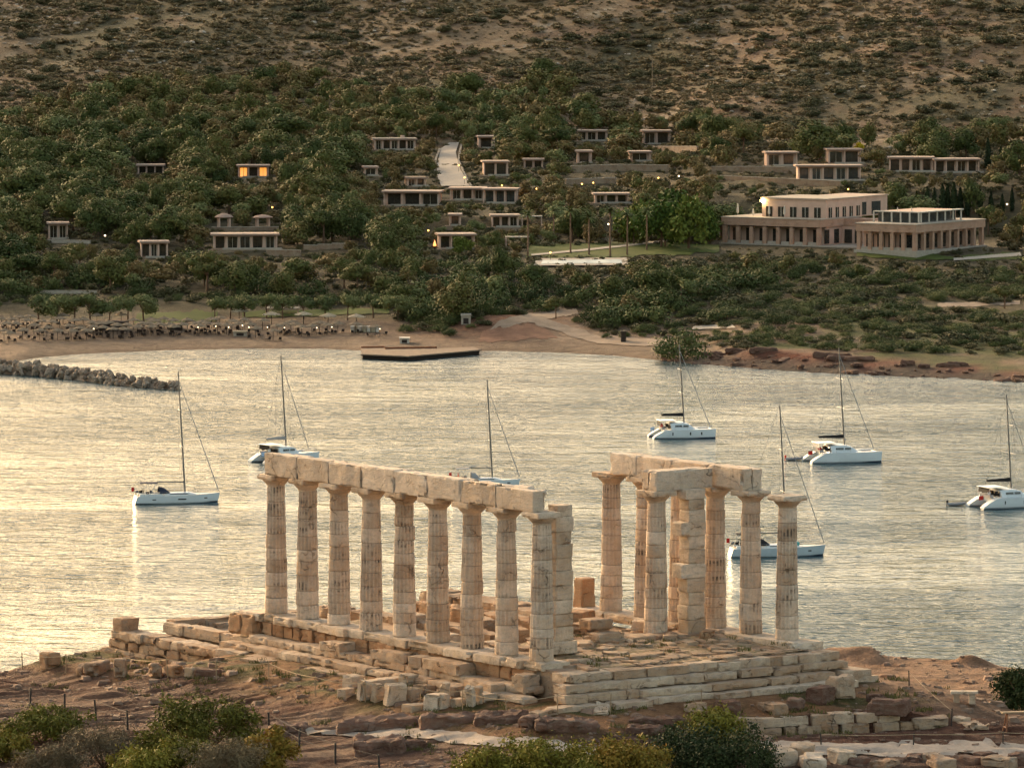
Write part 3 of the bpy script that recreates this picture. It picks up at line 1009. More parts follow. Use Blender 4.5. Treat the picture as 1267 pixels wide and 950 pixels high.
place_block('stone_block', (W - .1, 14.5), (.72, .72, 1.30), 453, 'squared block standing upright where the north row of columns ends', z=TO[2] - .02, m=m_poros, sink=.02, amp=.02, chip=.1, r=.02)
# blocks on ledges of the south side
led = [((-1.05, 13.6), (.9, 1.6, .42), -.92, 0, 'tan slab on the south ledge with a dark hollow at its end'), ((-1.0, 9.3), (.8, 2.5, .46), -.92, .03, 'long pale block on the south ledge below the middle columns'),
       ((-1.1, 7.2), (.8, .8, .48), -.92, .2, 'short chipped block on the south ledge beside the long pale block'), ((-1.05, 5.2), (.9, 2.8, .50), -.92, -.02, 'long block with a square end on the south ledge'),
       ((-1.05, -.3), (.8, .9, .50), -.92, .1, 'short orange block at the corner under the front column'), ((-1.75, 1.6), (.7, 2.2, .36), -1.22, -.05, 'long grey block on the second south ledge near the corner'),
       ((-2.4, 1.0), (.7, 2.0, .32), -1.5, -.08, 'pale slab on the lowest south ledge near the corner'), ((-2.5, 17.2), (1.5, 1.5, .26), -1.72, .2, 'flat slab with a dark broken edge lying on the grass left of centre'),
       ((-2.3, 19.8), (.9, 1.8, .34), -1.75, .1, 'long pale block on the grass left of the broken flat slab')]
for k, (q, s, z, rz, lb) in enumerate(led):
    place_block('ledge_block', q, s, 470 + k, lb, 'stone block', 'loose blocks on the south ledges', m=m_step, rz=rz, z=TO[2] + z, sink=.03, tilt=(random.uniform(-.03, .03), random.uniform(-.03, .03)))
# blocks inside the porch
ins = [((6.3, 5.0), (1.2, .9, .45), .0, 'rounded grey boulder lying on the squared block inside the porch', .40), ((6.2, 4.4), (1.5, 1.1, .5), -.15, 'squared pale block below the rounded boulder inside the porch', 0),
       ((7.4, 7.0), (1.9, 1.1, .42), -.1, 'flat topped slab behind the rounded boulder inside the temple', .1), ((8.3, 11.5), (1.6, .8, .5), -.2, 'reddish block near the far north columns', 0), ((9.6, 10.8), (1.3, .8, .5), -.2, 'brown block right of the reddish block near the north columns', .1),
       ((10.6, 3.0), (.9, .6, .36), -.1, 'pink tinted block at the foot of the porch pillar', 0), ((9.5, 6.3), (1.2, .7, .55), -.1, 'curved white lump of marble left of the porch pillar foot', 0), ((8.9, 3.3), (1.3, .6, .40), -.2, 'grey tilted slab in front of the porch column', 0),
       ((4.6, 3.6), (1.4, .8, .30), -.15, 'thin slab lying behind the south wall pillar', 0), ((5.2, 9.5), (1.8, 1.0, .8), -.7, 'orange earth covered block behind the south wall pillar', 0), ((6.0, 13.0), (1.6, 1.0, .8), -.7, 'brown squared block seen between the south columns', 0),
       ((5.0, 17.0), (1.5, 1.0, .8), -.8, 'dark block seen through the middle of the south columns', 0), ((2.6, 11.0), (1.6, 1.0, .7), -.8, 'pale block close behind the south columns', 0), ((2.8, 6.8), (1.9, .9, .6), -.7, 'cream block behind the last but one south column', 0)]
for k, (q, s, z, lb, dz) in enumerate(ins):
    place_block('inner_block', q, s, 500 + k, lb, 'stone block', 'blocks lying inside the temple', m=(m_rubble, m_step, m_rubble, m_poros, m_poros, m_poros, m_marble, m_rubble, m_step, m_poros, m_rubble, m_rubble, m_step, m_step)[k], z=TO[2] + z + dz, sink=.05, rz=.13 * k, r=.10 if k in (0, 6) else .04)

# ------------------------------------------------------------------ rough retaining wall below the east steps
wall = empty('retaining_wall', t2w(7, -7.2, -2.3), TYAW)
tag(wall, 'low retaining wall of rough tan blocks in two courses below the east steps', 'stone wall')
rgs = np.random.default_rng(31)
for cr_ in range(2):
    mb = MB()
    w = .0 if cr_ == 0 else .05
    while w < (1.0 if cr_ == 0 else .97):
        L = rgs.uniform(.45, .95) * (1.0 if cr_ == 0 else 1.35)
        lx = 3.3 + 8.4 * w
        ly = -6.9 - 2.4 * w + cr_ * .14
        hh = rgs.uniform(.36, .46)
        P = t2w(lx, ly, 0) - np.array(wall.location)
        c_ = (P[0] * CT + P[1] * ST, -P[0] * ST + P[1] * CT, TO[2] - 2.74 + (hh / 2 if cr_ == 0 else .41 + hh / 2) - wall.location[2])
        mb.stone(c_, (L - .02, .55, hh), -.28 + rgs.uniform(-.06, .06), seed=int(550 + w * 100 + cr_ * 60), r=.03, amp=.05, chip=.28, cell=.08, freq=2.0)
        w += L / 8.4 * .96
    mb.build('block_course', (m_rubble, m_step)[cr_], wall, smooth=True)
# rubble in front of the east steps and dark rock outcrops
rub = [((1040, 862), (.95, .8, .95), 'tall squared grey block in the grass bank below the steps', m_step), ((1015, 868), (1.1, .8, .7), 'dark red boulder left of the tall squared block', m_rock), ((985, 876), (.9, .7, .5), 'brown flat boulder in the bank between two red boulders', m_rock),
       ((900, 882), (1.3, .8, .6), 'red brown boulder above the left half of the retaining wall', m_rock), ((955, 880), (1.4, .7, .45), 'long tan boulder on the bank above the retaining wall', m_rubble), ((860, 882), (.8, .6, .5), 'small pale squared block half sunk in the bank', m_step),
       ((1100, 882), (1.6, 1.0, .6), 'dark broken boulder at the right end of the grass bank', m_rock), ((1150, 898), (1.5, .9, .45), 'flat tan boulder beyond the right end of the retaining wall', m_rubble), ((1085, 868), (.8, .6, .4), 'dark brown boulder under the corner platform', m_rock), ((672, 886), (1.3, .6, .3), 'flat pinkish slab lying below the corner of the steps', m_rubble),
       ((655, 898), (.9, .7, .5), 'squat red brown boulder below the flat pinkish slab', m_rock), ((745, 880), (1.8, .6, .25), 'long thin slab embedded in the bank under the lowest step', m_step), ((1205, 897), (1.6, .9, .16), 'flat pale slab lying in the dust right of the retaining wall', m_step), ((1190, 893), (.6, .5, .3), 'small white capped stone on the flat pale slab', m_marble)]
for k, (q, s, lb, m_) in enumerate(rub):
    place_block('boulder', px_local(*q), s, 580 + k, lb, 'boulder', 'boulders below the east steps', m=m_, rz=.37 * k, amp=.12, chip=.35, r=.05, cell=.07, tilt=(.05 * (k % 3 - 1), .04 * (k % 2)))
oc = [((470, 898), (3.2, 1.2, .55), 'broad dark rock ledge left of the pale path'), ((560, 895), (2.6, 1.0, .6), 'dark rock ledge above the middle of the pale path'), ((700, 902), (2.4, 1.0, .6), 'dark rock ledge right of the small squared stone'), ((470, 930), (1.9, 1.2, .75), 'rounded dark rock below the pale path'),
      ((510, 926), (1.3, .7, .55), 'flat faced squared rock beside the rounded dark rock'), ((355, 902), (1.6, .9, .4), 'low dark rock at the left end of the path'), ((620, 893), (2.0, 1.0, .55), 'reddish rock hump left of the dark ledge'), ((810, 895), (2.2, .8, .45), 'red rock hump between the bushes and the bank'),
      ((512, 944), (.9, .6, .25), 'small flat rock near the bottom edge of the slope'), ((800, 905), (1.4, .8, .4), 'rust coloured rock directly above the dark juniper')]
for k, (q, s, lb) in enumerate(oc):
    place_block('rock_outcrop', px_local(*q), s, 620 + k, lb, 'rock', 'rock outcrops along the pale path', m=m_rock, rz=-TYAW + .1 * (k % 3 - 1), amp=.22, chip=.35, r=.06, cell=.08, sink=.2, tilt=(.06, .05 * (k % 3 - 1)))
wr = [((965, 944), (1.2, .8, .6), 'white boulder with a flat top at the left of the bottom group'), ((990, 934), (1.3, .8, .5), 'white boulder at the back of the bottom group'), ((1005, 947), (1.5, .9, .5), 'broad white boulder at the front of the bottom group'), ((1042, 944), (1.0, .9, .6), 'rounded white boulder at the right of the bottom group')]
for k, (q, s, lb) in enumerate(wr):
    place_block('white_boulder', px_local(*q), s, 640 + k, lb, 'boulder', 'white boulders at the bottom edge', m=m_marble, rz=.5 * k, amp=.12, chip=.3, r=.07, cell=.08, tilt=(.1, -.06))
br = [((1060, 945), (1.0, .6, .4)), ((1095, 948), (1.3, .7, .4)), ((1130, 943), (1.2, .7, .45)), ((1165, 948), (1.4, .8, .5)), ((1200, 944), (1.2, .6, .4)), ((1235, 947), (1.3, .8, .5)), ((1262, 943), (1.0, .7, .5)), ((1150, 936), (.8, .5, .3)), ((1220, 935), (.9, .5, .3))]
for k, (q, s) in enumerate(br):
    place_block('field_stone', px_local(*q), s, 660 + k, 'tan field stone along the lower edge of the right hand path', 'stone', 'field stones edging the right path', m=m_rubble if k % 2 else m_rock, rz=.4 * k, amp=.13, chip=.3, r=.05, cell=.08, sink=.15)

# ------------------------------------------------------------------ paths: pale worn strips laid over the ground
def drape(name, poly_px, m, dz, fn, marchfn, n=(60, 6), rough=False):
    """strip between two polylines of photo pixels (upper edge, lower edge), laid on the terrain"""
    up, lo = poly_px
    def samp(pl, k):
        pl = np.array(pl, float)
        s = np.linspace(0, 1, len(pl))
        return np.stack([np.interp(k, s, pl[:, 0]), np.interp(k, s, pl[:, 1])], 1)
    k = np.linspace(0, 1, n[0])
    A = np.array([marchfn(*q)[:2] for q in samp(up, k)])
    B = np.array([marchfn(*q)[:2] for q in samp(lo, k)])
    Lw = np.linalg.norm(B - A, axis=1).mean()
    def wob(sd):
        return (vnoise(k * 14, 0.3, seed=sd) + .6 * vnoise(k * 37, 0.3, seed=sd + 1)) * .16 * Lw
    dv = (B - A) / (np.linalg.norm(B - A, axis=1, keepdims=True) + 1e-6)
    if rough:
        A = A + dv * wob(61)[:, None]
        B = B + dv * wob(71)[:, None]
    w = np.linspace(0, 1, n[1])[None, :, None]
    XY = A[:, None] * (1 - w) + B[:, None] * w
    Z = fn(XY[..., 0], XY[..., 1]) + dz
    V = np.concatenate([XY, Z[..., None]], -1).reshape(-1, 3)
    i, j = np.meshgrid(np.arange(n[0] - 1), np.arange(n[1] - 1), indexing='ij')
    q = (i * n[1] + j).ravel()
    me = fast_mesh(name, V, np.stack([q, q + n[1], q + n[1] + 1, q + 1], 1), m, smooth=True)
    o = link(name, me)
    return tag(o, kind='structure')
def mat_ground(name, c, vary=.25, sc_=1.2, bump=.03):
    t = NT(name)
    p = t.position()
    n1, n2 = t.noise(p, sc_, 5, .6), t.noise(p, sc_ * 7, 4, .6)
    cc = t.mix(t.rng(n1, .3, .7), tuple(q * (1 - vary) for q in c), tuple(q * (1 + vary) for q in c))
    cc = t.mix(t.rng(n2, .45, .7, 0, .5), cc, tuple(q * .6 for q in c))
    return t.out(cc, .92, .15, t.bump(n2, bump, .8))
m_path = mat_ground('path_gravel', (.39, .305, .24), .2)
def path_h(X, Y):
    return near_h(X, Y)
drape('footpath', ([(378, 905), (450, 904), (520, 902), (580, 908), (640, 914), (700, 919), (760, 924)], [(382, 909), (450, 912), (520, 914), (580, 921), (640, 927), (700, 932), (760, 938)]), m_path, .05, path_h, nearp, (140, 14), True)
drape('footpath', ([(925, 922), (1020, 921), (1120, 920), (1200, 919), (1300, 918)], [(930, 936), (1020, 935), (1120, 934), (1200, 934), (1300, 934)]), m_path, .05, path_h, nearp, (120, 12), True)

# ------------------------------------------------------------------ fences, bench, trestle
m_post = mat_plain('dark_iron', (.035, .028, .024), .7, .3)
m_rust = mat_plain('rusty_iron', (.20, .075, .035), .8, .3)
m_wood = mat_plain('weathered_wood', (.30, .21, .13), .85, .2)
m_rope = mat_plain('rope', (.45, .34, .22), .9, .1)
def fence(name, pts_px, h, rad, m, label, rails, railm, railr, sagging=.0, cat='fence'):
    P = [nearp(*q) for q in pts_px]
    root = empty(name, tuple(P[0]))
    tag(root, label, cat)
    for k, p in enumerate(P):
        mb = MB()
        lean = np.random.default_rng(k + 5).normal(0, .035, 2)
        mb.tube([(0, 0, -.2), (lean[0] * .4, lean[1] * .4, h * .4), (lean[0], lean[1], h)], [rad * 1.1, rad, rad * .9], 8)
        mb.build('post', m, root, loc=tuple(p - P[0]))
    for z in rails:
        mb = MB()
        for a, b in zip(P[:-1], P[1:]):
            a, b = a - P[0], b - P[0]
            L = []
            for s in np.linspace(0, 1, 9):
                q = a * (1 - s) + b * s
                L.append((q[0], q[1], q[2] + z * h - sagging * 4 * s * (1 - s)))
            mb.tube(L, railr, 5)
        mb.build('wire' if railr < .012 else 'rope', railm, root)
    return root
fence('wire_fence', [(-5, 872), (37, 875), (80, 882), (119, 890), (158, 903), (198, 898)], .82, .045, m_post, 'run of dark iron fence posts with thin wire above the left bushes', (.9, .5), m_post, .006)
fence('wire_fence', [(333, 905), (370, 926), (415, 944), (470, 958)], .80, .045, m_post, 'short run of dark fence posts going downhill between the path and the orange bush', (.9, .5), m_post, .006)
fence('rope_barrier', [(28, 830), (81, 833), (157, 836), (208, 838), (268, 840), (333, 843), (390, 861), (452, 868), (519, 875), (572, 878), (627, 889), (690, 884), (755, 884), (868, 878)], .85, .022, m_wood, 'low rope barrier on thin wooden posts running along the south side of the temple', (.92,), m_rope, .013, .10)
fence('rope_barrier', [(1016, 922), (1130, 922), (1241, 921), (1330, 920)], .5, .026, m_post, 'low barrier of thin dark posts along the right hand path', (.9,), m_rope, .010, .04)
fence('rope_barrier', [(1125, 850), (1177, 898)], .7, .026, m_post, 'two lone thin posts with a line across the dusty terrace', (.9,), m_rope, .008, .05)
p = nearp(1193, 870)
bench = empty('stone_bench', tuple(p), -.06)
tag(bench, 'pale stone bench on two blocks standing on the dusty terrace', 'bench')
mb = MB()
mb.stone((0, 0, .46), (1.15, .48, .13), 0, seed=690, r=.03, amp=.01, chip=.04, cell=.08)
mb.build('seat', m_marble, bench, smooth=True)
for sx in (-.32, .32):
    mb = MB()
    mb.stone((sx, 0, .19), (.26, .36, .42), 0, seed=691, r=.02, amp=.01, chip=.04, cell=.08)
    mb.build('leg', m_step, bench, smooth=True)
p = nearp(1258, 905)
tr = empty('trestle', tuple(p), .2)
tag(tr, 'rusty iron trestle with a pale plank top standing by the right edge', 'trestle')
for sx in (-.5, .5):
    mb = MB()
    for a, b in (((sx, -.25, 0), (sx + .08, -.04, .78)), ((sx, .25, 0), (sx + .08, .04, .78)), ((sx + .02, -.2, .2), (sx + .02, .2, .2))):
        mb.tube([a, b], .035, 6)
    mb.build('leg', m_rust, tr)
mb = MB()
mb.box((.1, 0, .80), (1.5, .34, .05))
mb.build('top', m_wood, tr)

# ------------------------------------------------------------------ bushes of the foreground
def bush(name, px_, w_px, h_px, m, label, seed, n=5200, size=.060, group='bushes in the foreground', lob=16, twigs=True, cat='bush', aspect=1.5):
    """px_ = foot of the bush in the photo"""
    p = nearp(*px_)
    if p is None:
        p = px_at_z(px_[0], px_[1], TO[2] - 3.3)
    s = math.hypot(p[1], CAM_Z - p[2]) / F_PX
    r, h = w_px * s / 2 * 1.15, h_px * s * 1.22
    n = int(n * 1.35)
    rg = np.random.default_rng(seed)
    o = empty(name, tuple(p - np.array([0, 0, .1])))
    tag(o, label, cat, group)
    C, Q = crown_lobes(rg, r, h * .95, lob, 0.05 * h, .72)
    Q = np.minimum(Q, h * .40)
    ex = rg.integers(0, len(C), 14)
    C = np.concatenate([C, C[ex] + np.stack([rg.normal(0, r * .22, 14), rg.normal(0, r * .22, 14), np.abs(rg.normal(0, h * .16, 14))], 1)])
    Q = np.concatenate([Q, Q[ex] * rg.uniform(.35, .6, 14)])
    ct = link('foliage', leaf_mesh('foliage', m, rg, C, Q, n, size, flat=.85, aspect=aspect, jitter=1.0, hollow=.25), o)
    if twigs:
        mb = MB()
        for k in range(9):
            e = C[rg.integers(len(C))]
            mb.tube([(0, 0, 0), (e[0] * .4, e[1] * .4, e[2] * .5), tuple(e)], [.04, .025, .008], 5)
        mb.build('stem', m_bark, o)
    return o
bush('bush', (52, 915), 120, 38, m_yolive, 'wide yellow green bush below the wire fence near the left edge', 1)
bush('bush', (8, 943), 70, 36, m_gold, 'orange yellow bush cut by the left edge of the view', 2)
bush('bush', (128, 948), 115, 46, m_twig, 'grey brown twiggy bush between the two green bushes', 3, size=.045, aspect=3.0)
bush('bush', (262, 922), 128, 50, m_yolive, 'large yellow green bush right of the wire fence', 4, n=6500)
bush('bush', (218, 950), 84, 46, m_gold, 'orange tinged bush in front of the large yellow green bush', 5)
bush('bush', (332, 953), 64, 44, m_gold, 'golden olive bush beside the downhill fence posts', 6)
bush('bush', (62, 958), 90, 36, m_twig, 'dull grey scrub bush at the bottom left corner', 7, size=.045, aspect=3.0)
bush('bush', (285, 962), 100, 45, m_twig, 'grey brown scrub at the bottom edge below the large bush', 8, size=.045, aspect=3.0)
bush('bush', (170, 966), 80, 40, m_yolive, 'low olive bush at the bottom edge between twiggy bushes', 9)
bush('bush', (700, 966), 130, 50, m_yolive, 'yellow olive bush at the bottom edge left of the dark juniper', 10, n=6500)
bush('bush', (600, 968), 110, 40, m_yolive, 'low olive green bush at the bottom edge, leftmost of the centre clump', 11)
bush('bush', (775, 966), 90, 52, m_gold, 'golden green bush touching the left side of the dark juniper', 12)
bush('bush', (880, 958), 180, 50, m_juniper, 'broad dark green juniper mound at the bottom edge', 13, n=11000, size=.055, lob=30, aspect=1.2)
bush('bush', (888, 925), 76, 44, m_yolive, 'bright yellow green bush rising behind the dark juniper', 14)
bush('bush', (1268, 880), 66, 58, m_juniper, 'dark round shrub on the terrace at the right edge', 15, n=6500, size=.055, lob=22, aspect=1.2)

# loose gravel, chips and dry tufts
rs_ = np.random.default_rng(55)
N_ = 9000
X_, Y_ = rs_.uniform(-30, 30, N_), 208 + 46 * rs_.uniform(size=N_) ** 1.1
lx_, ly_ = w2t(X_, Y_)
k_ = ~((lx_ > -2.6) & (lx_ < 14) & (ly_ > -4.5) & (ly_ < 31)) & (vnoise(X_ / 2.2, Y_ / 3, seed=57) > -.25)
X_, Y_ = X_[k_], Y_[k_]
Z_ = near_h(X_, Y_)
V_, F_, n_ = [], [], 0
cube_ = np.array([(-1, -1, -.5), (1, -1, -.5), (1, 1, -.5), (-1, 1, -.5), (-.7, -.7, .8), (.7, -.8, .7), (.6, .7, .9), (-.8, .6, .7)])
cf_ = np.array([(4, 5, 6, 7), (0, 1, 5, 4), (1, 2, 6, 5), (2, 3, 7, 6), (3, 0, 4, 7)])
for k in range(len(X_)):
    s_ = min(.26, rs_.lognormal(-2.9, .62))
    V_.append(rot(cube_ * (s_ * 1.3, s_, s_ * .6) * rs_.uniform(.7, 1.3, (8, 3)), 0, 0, rs_.uniform(0, 6)) + (X_[k], Y_[k], Z_[k]))
    F_.append(cf_ + n_)
    n_ += 8
T_ = np.repeat(rs_.uniform(0, 1, len(X_)), 5)
m_chip = mat_stone('ground_chips', (.30, .205, .145), (.20, .11, .075), (.24, .185, .15), .4, cell=1.5)
tag(link('gravel', fast_mesh('gravel', np.concatenate(V_), np.concatenate(F_), m_chip, tint=T_)), 'loose gravel and stone chips strewn over the rocky ground', 'gravel', kind='stuff')
m_tuft = mat_leaf('dry_grass', [(.1, (.06, .065, .018)), (.5, (.115, .10, .030)), (.9, (.21, .15, .06))])
C_ = []
for k in range(2600):
    x, y = rs_.uniform(-9, 17), rs_.uniform(-10, 31)
    if -2.4 < x < 14 and -4.4 < y < 31:
        if not (1 < x < 12 and -2.3 < y < 9 and rs_.uniform() < .35):
            continue
        z = TO[2] - .12
    else:
        z = None
    p_ = t2w(x, y)
    if vnoise(x / 1.3, y / 1.3, seed=59) < .12:
        continue
    C_.append((p_[0], p_[1], float(near_h(p_[0], p_[1])) if z is None else z))
C_ = np.array(C_)
nb = 16
Q_ = np.repeat(C_, nb, 0) + np.concatenate([rs_.normal(0, .10, (len(C_) * nb, 2)), np.zeros((len(C_) * nb, 1))], 1)
a_ = rs_.uniform(0, 2 * pi, len(Q_))
hh_ = rs_.uniform(.05, .20, len(Q_))
w_ = .018
dx_ = np.stack([np.cos(a_), np.sin(a_), 0 * a_], 1)
ln_ = np.stack([rs_.normal(0, .05, len(Q_)), rs_.normal(0, .05, len(Q_)), hh_], 1)
V_ = np.stack([Q_ - dx_ * w_, Q_ + dx_ * w_, Q_ + dx_ * w_ * .4 + ln_, Q_ - dx_ * w_ * .4 + ln_], 1).reshape(-1, 3)
tag(link('dry_grass', fast_mesh('dry_grass', V_, np.arange(len(V_)).reshape(-1, 4), m_tuft, tint=rs_.uniform(0, 1, len(Q_)))), 'tufts of dry and green grass round the foot of the temple', 'grass', kind='stuff')
# ------------------------------------------------------------------ boats
m_gel = mat_plain('white_gelcoat', (.62, .64, .65), .35, .5, vary=.05, scale=.6)
m_deck = mat_plain('deck_grey_white', (.62, .60, .56), .6, .3, vary=.08)
m_teak = mat_plain('teak_deck', (.34, .22, .13), .7, .2)
m_hullgrey = mat_plain('silver_blue_hull', (.42, .47, .50), .35, .5, vary=.05)
m_glass = mat_plain('dark_window', (.018, .020, .024), .12, .6, vary=.05)
m_mast = mat_plain('mast_alloy', (.17, .145, .125), .45, .5)
m_mastp = mat_plain('pale_mast_alloy', (.50, .46, .41), .45, .5)
m_canvas = mat_plain('navy_canvas', (.030, .035, .055), .85, .2)
m_canvasg = mat_plain('grey_canvas', (.32, .30, .29), .85, .2)
m_canvasb = mat_plain('black_canvas', (.020, .018, .018), .85, .2)
m_line = mat_plain('rigging', (.14, .12, .11), .6, .3)
m_boot = mat_plain('antifouling', (.018, .026, .045), .7, .2)
m_red = mat_plain('red_cloth', (.55, .035, .025), .8, .2)
m_turq = mat_plain('turquoise_cloth', (.04, .34, .34), .8, .2)
m_blue = mat_plain('blue_cloth', (.10, .27, .55), .8, .2)
m_white = mat_plain('white_cloth', (.72, .72, .72), .8, .2)
m_rubber = mat_plain('grey_rubber', (.20, .20, .21), .7, .3)
m_steel = mat_plain('stainless_tube', (.45, .45, .45), .3, .6, metal=.7)

def loft(stations, close_ends=True):
    """stations: list of rings (equal point count, open polylines port->starboard over the keel)"""
    V = np.concatenate(stations)
    n, m = len(stations), len(stations[0])
    F = [(i * m + j, i * m + j + 1, (i + 1) * m + j + 1, (i + 1) * m + j) for i in range(n - 1) for j in range(m - 1)]
    if close_ends:
        F.append(tuple(range(m))[::-1])
        F.append(tuple(range((n - 1) * m, n * m)))
    return V, F
def hull_rings(L, beam_fn, sheer_fn, draft_fn, y0=0.0, n=18, stern_rake=0.0, bow_rake=0.0, flare=.92):
    rings = []
    for s in np.linspace(0, 1, n):
        b, sh, dr = beam_fn(s), sheer_fn(s), draft_fn(s)
        pr = [(1.0, sh), (.985, sh * .55), (flare, .12), (flare * .86, -.15 * dr), (.45, -.75 * dr), (0, -dr)]
        ring = [(y, z) for y, z in pr] + [(-y, z) for y, z in pr[-2::-1]]
        R_ = []
        for y, z in ring:
            k = np.clip(z / max(sh, .01), -.3, 1)
            x = s * L + (1 - s) ** 6 * stern_rake * (1 - k) + s ** 8 * bow_rake * (k - 1)
            R_.append((x, y0 + y * b, z))
        rings.append(np.array(R_))
    return rings
def deck_cap(rings):
    a = np.array([r[0] for r in rings])
    b = np.array([r[-1] for r in rings])
    V = np.concatenate([a, b])
    n = len(a)
    return V, [(i, i + 1, n + i + 1, n + i) for i in range(n - 1)]
def rigging(root, xm, zdeck, H, bow, stern, beam, rake, mastm, boom_len, boom_z, cover, boot_h=.32, furl=.055, spreaders=True, coverh=.32):
    top = np.array([xm - math.tan(rake) * H, 0, zdeck + H])
    base = np.array([xm, 0, zdeck])
    mb = MB()
    mb.tube([base, base * .5 + top * .5, top], [.145, .135, .095], 10)
    mb.tube([top, top + np.array([0, 0, .7])], .015, 5)
    mast = mb.build('mast', mastm, root, smooth=True)
    for q in (.38, .68) if spreaders else ():
        mb = MB()
        for q in (q,):
            c = base * (1 - q) + top * q
            w = beam * (.52 - .18 * q)
            mb.tube([c + (-.2, -w, .05), c, c + (-.2, w, .05)], .035, 6)
        mb.build('spreader', mastm, mast)
    mb = MB()
    mb.tube([np.array(bow) + (0, 0, .3), top * .93 + base * .07], [furl * 1.35, furl * .8], 8)
    mb.build('furled_sail', m_canvasg, root, smooth=True)
    mb = MB()
    mb.tube([np.array(stern), top], .018, 4)
    for s in (-1, 1):
        c = base * .32 + top * .68
        w = beam * (.52 - .18 * .68)
        mb.tube([(xm - .5, s * beam * .5, zdeck * .95), c + (-.2, s * w, .05), base * .06 + top * .94], .016, 4)
        c2 = base * .62 + top * .38
        mb.tube([(xm - .35, s * beam * .46, zdeck * .95), c2 + (-.1, s * .1, 0)], .014, 4)
    mb.build('rigging', m_line, root)
    mb = MB()
    b0, b1 = np.array([xm - .15, 0, boom_z]), np.array([xm - boom_len, 0, boom_z + .12])
    mb.tube([b0, b1], .09, 8)
    boom = mb.build('boom', mastm, root, smooth=True)
    if cover is not None:
        mb = MB()
        n = 12
        rg = []
        for s in np.linspace(0, 1, n):
            c = b0 * (1 - s) + b1 * s
            h = coverh * (1.25 - .65 * s) + .02 * math.sin(s * 19)
            rg.append(np.array([c + (0, .12, .02), c + (0, .15, h * .45), c + (0, .05, h), c + (0, -.05, h), c + (0, -.15, h * .45), c + (0, -.12, .02)]))
        mb.add(*loft(rg))
        mb.build('sail_cover', cover, boom, smooth=True)
    return mast
def flag(root, at, m, h=1.1, w=.9, ang=.5, stripes=False):
    at = np.array(at, float)
    mb = MB()
    mb.tube([at, at + (0, 0, h + .7)], .02, 6)
    st = mb.build('flag_staff', m_steel, root)
    def cloth(z0, z1, mm, nm):
        mb = MB()
        xs_ = np.linspace(0, w, 9)
        P, F = [], []
        for k, x in enumerate(xs_):
            yy = .10 * math.sin(x * 6)
            dz = -.25 * x * .5
            P += [(at[0] - x * cos(ang), at[1] + yy + x * sin(ang), at[2] + z0 + dz), (at[0] - x * cos(ang), at[1] + yy + x * sin(ang), at[2] + z1 + dz)]
        for k in range(8):
            F.append((2 * k, 2 * k + 2, 2 * k + 3, 2 * k + 1))
        mb.add(P, F)
        mb.build(nm, mm, st, smooth=True)
    z = h
    if stripes:
        for k in range(5):
            cloth(z - .0 + k * .14, z + .14 + k * .14, m_blue if k % 2 == 0 else m_white, 'flag_stripe')
    else:
        cloth(z, z + .65, m, 'flag')
def rails(root, rings, h=.65, inset=.04, every=3, name='lifeline'):
    mb = MB()
    for side in (0, -1):
        pts = [np.array(r[side]) * (1, 1 - inset, 1) + (0, 0, .02) for r in rings[2:-1]]
        for p in pts[::every]:
            mb.tube([p, p + (0, 0, h)], .018, 4)
        for q in (.55, 1.0):
            mb.tube([p + (0, 0, h * q) for p in pts], .013, 4)
    mb.build(name, m_steel, root)

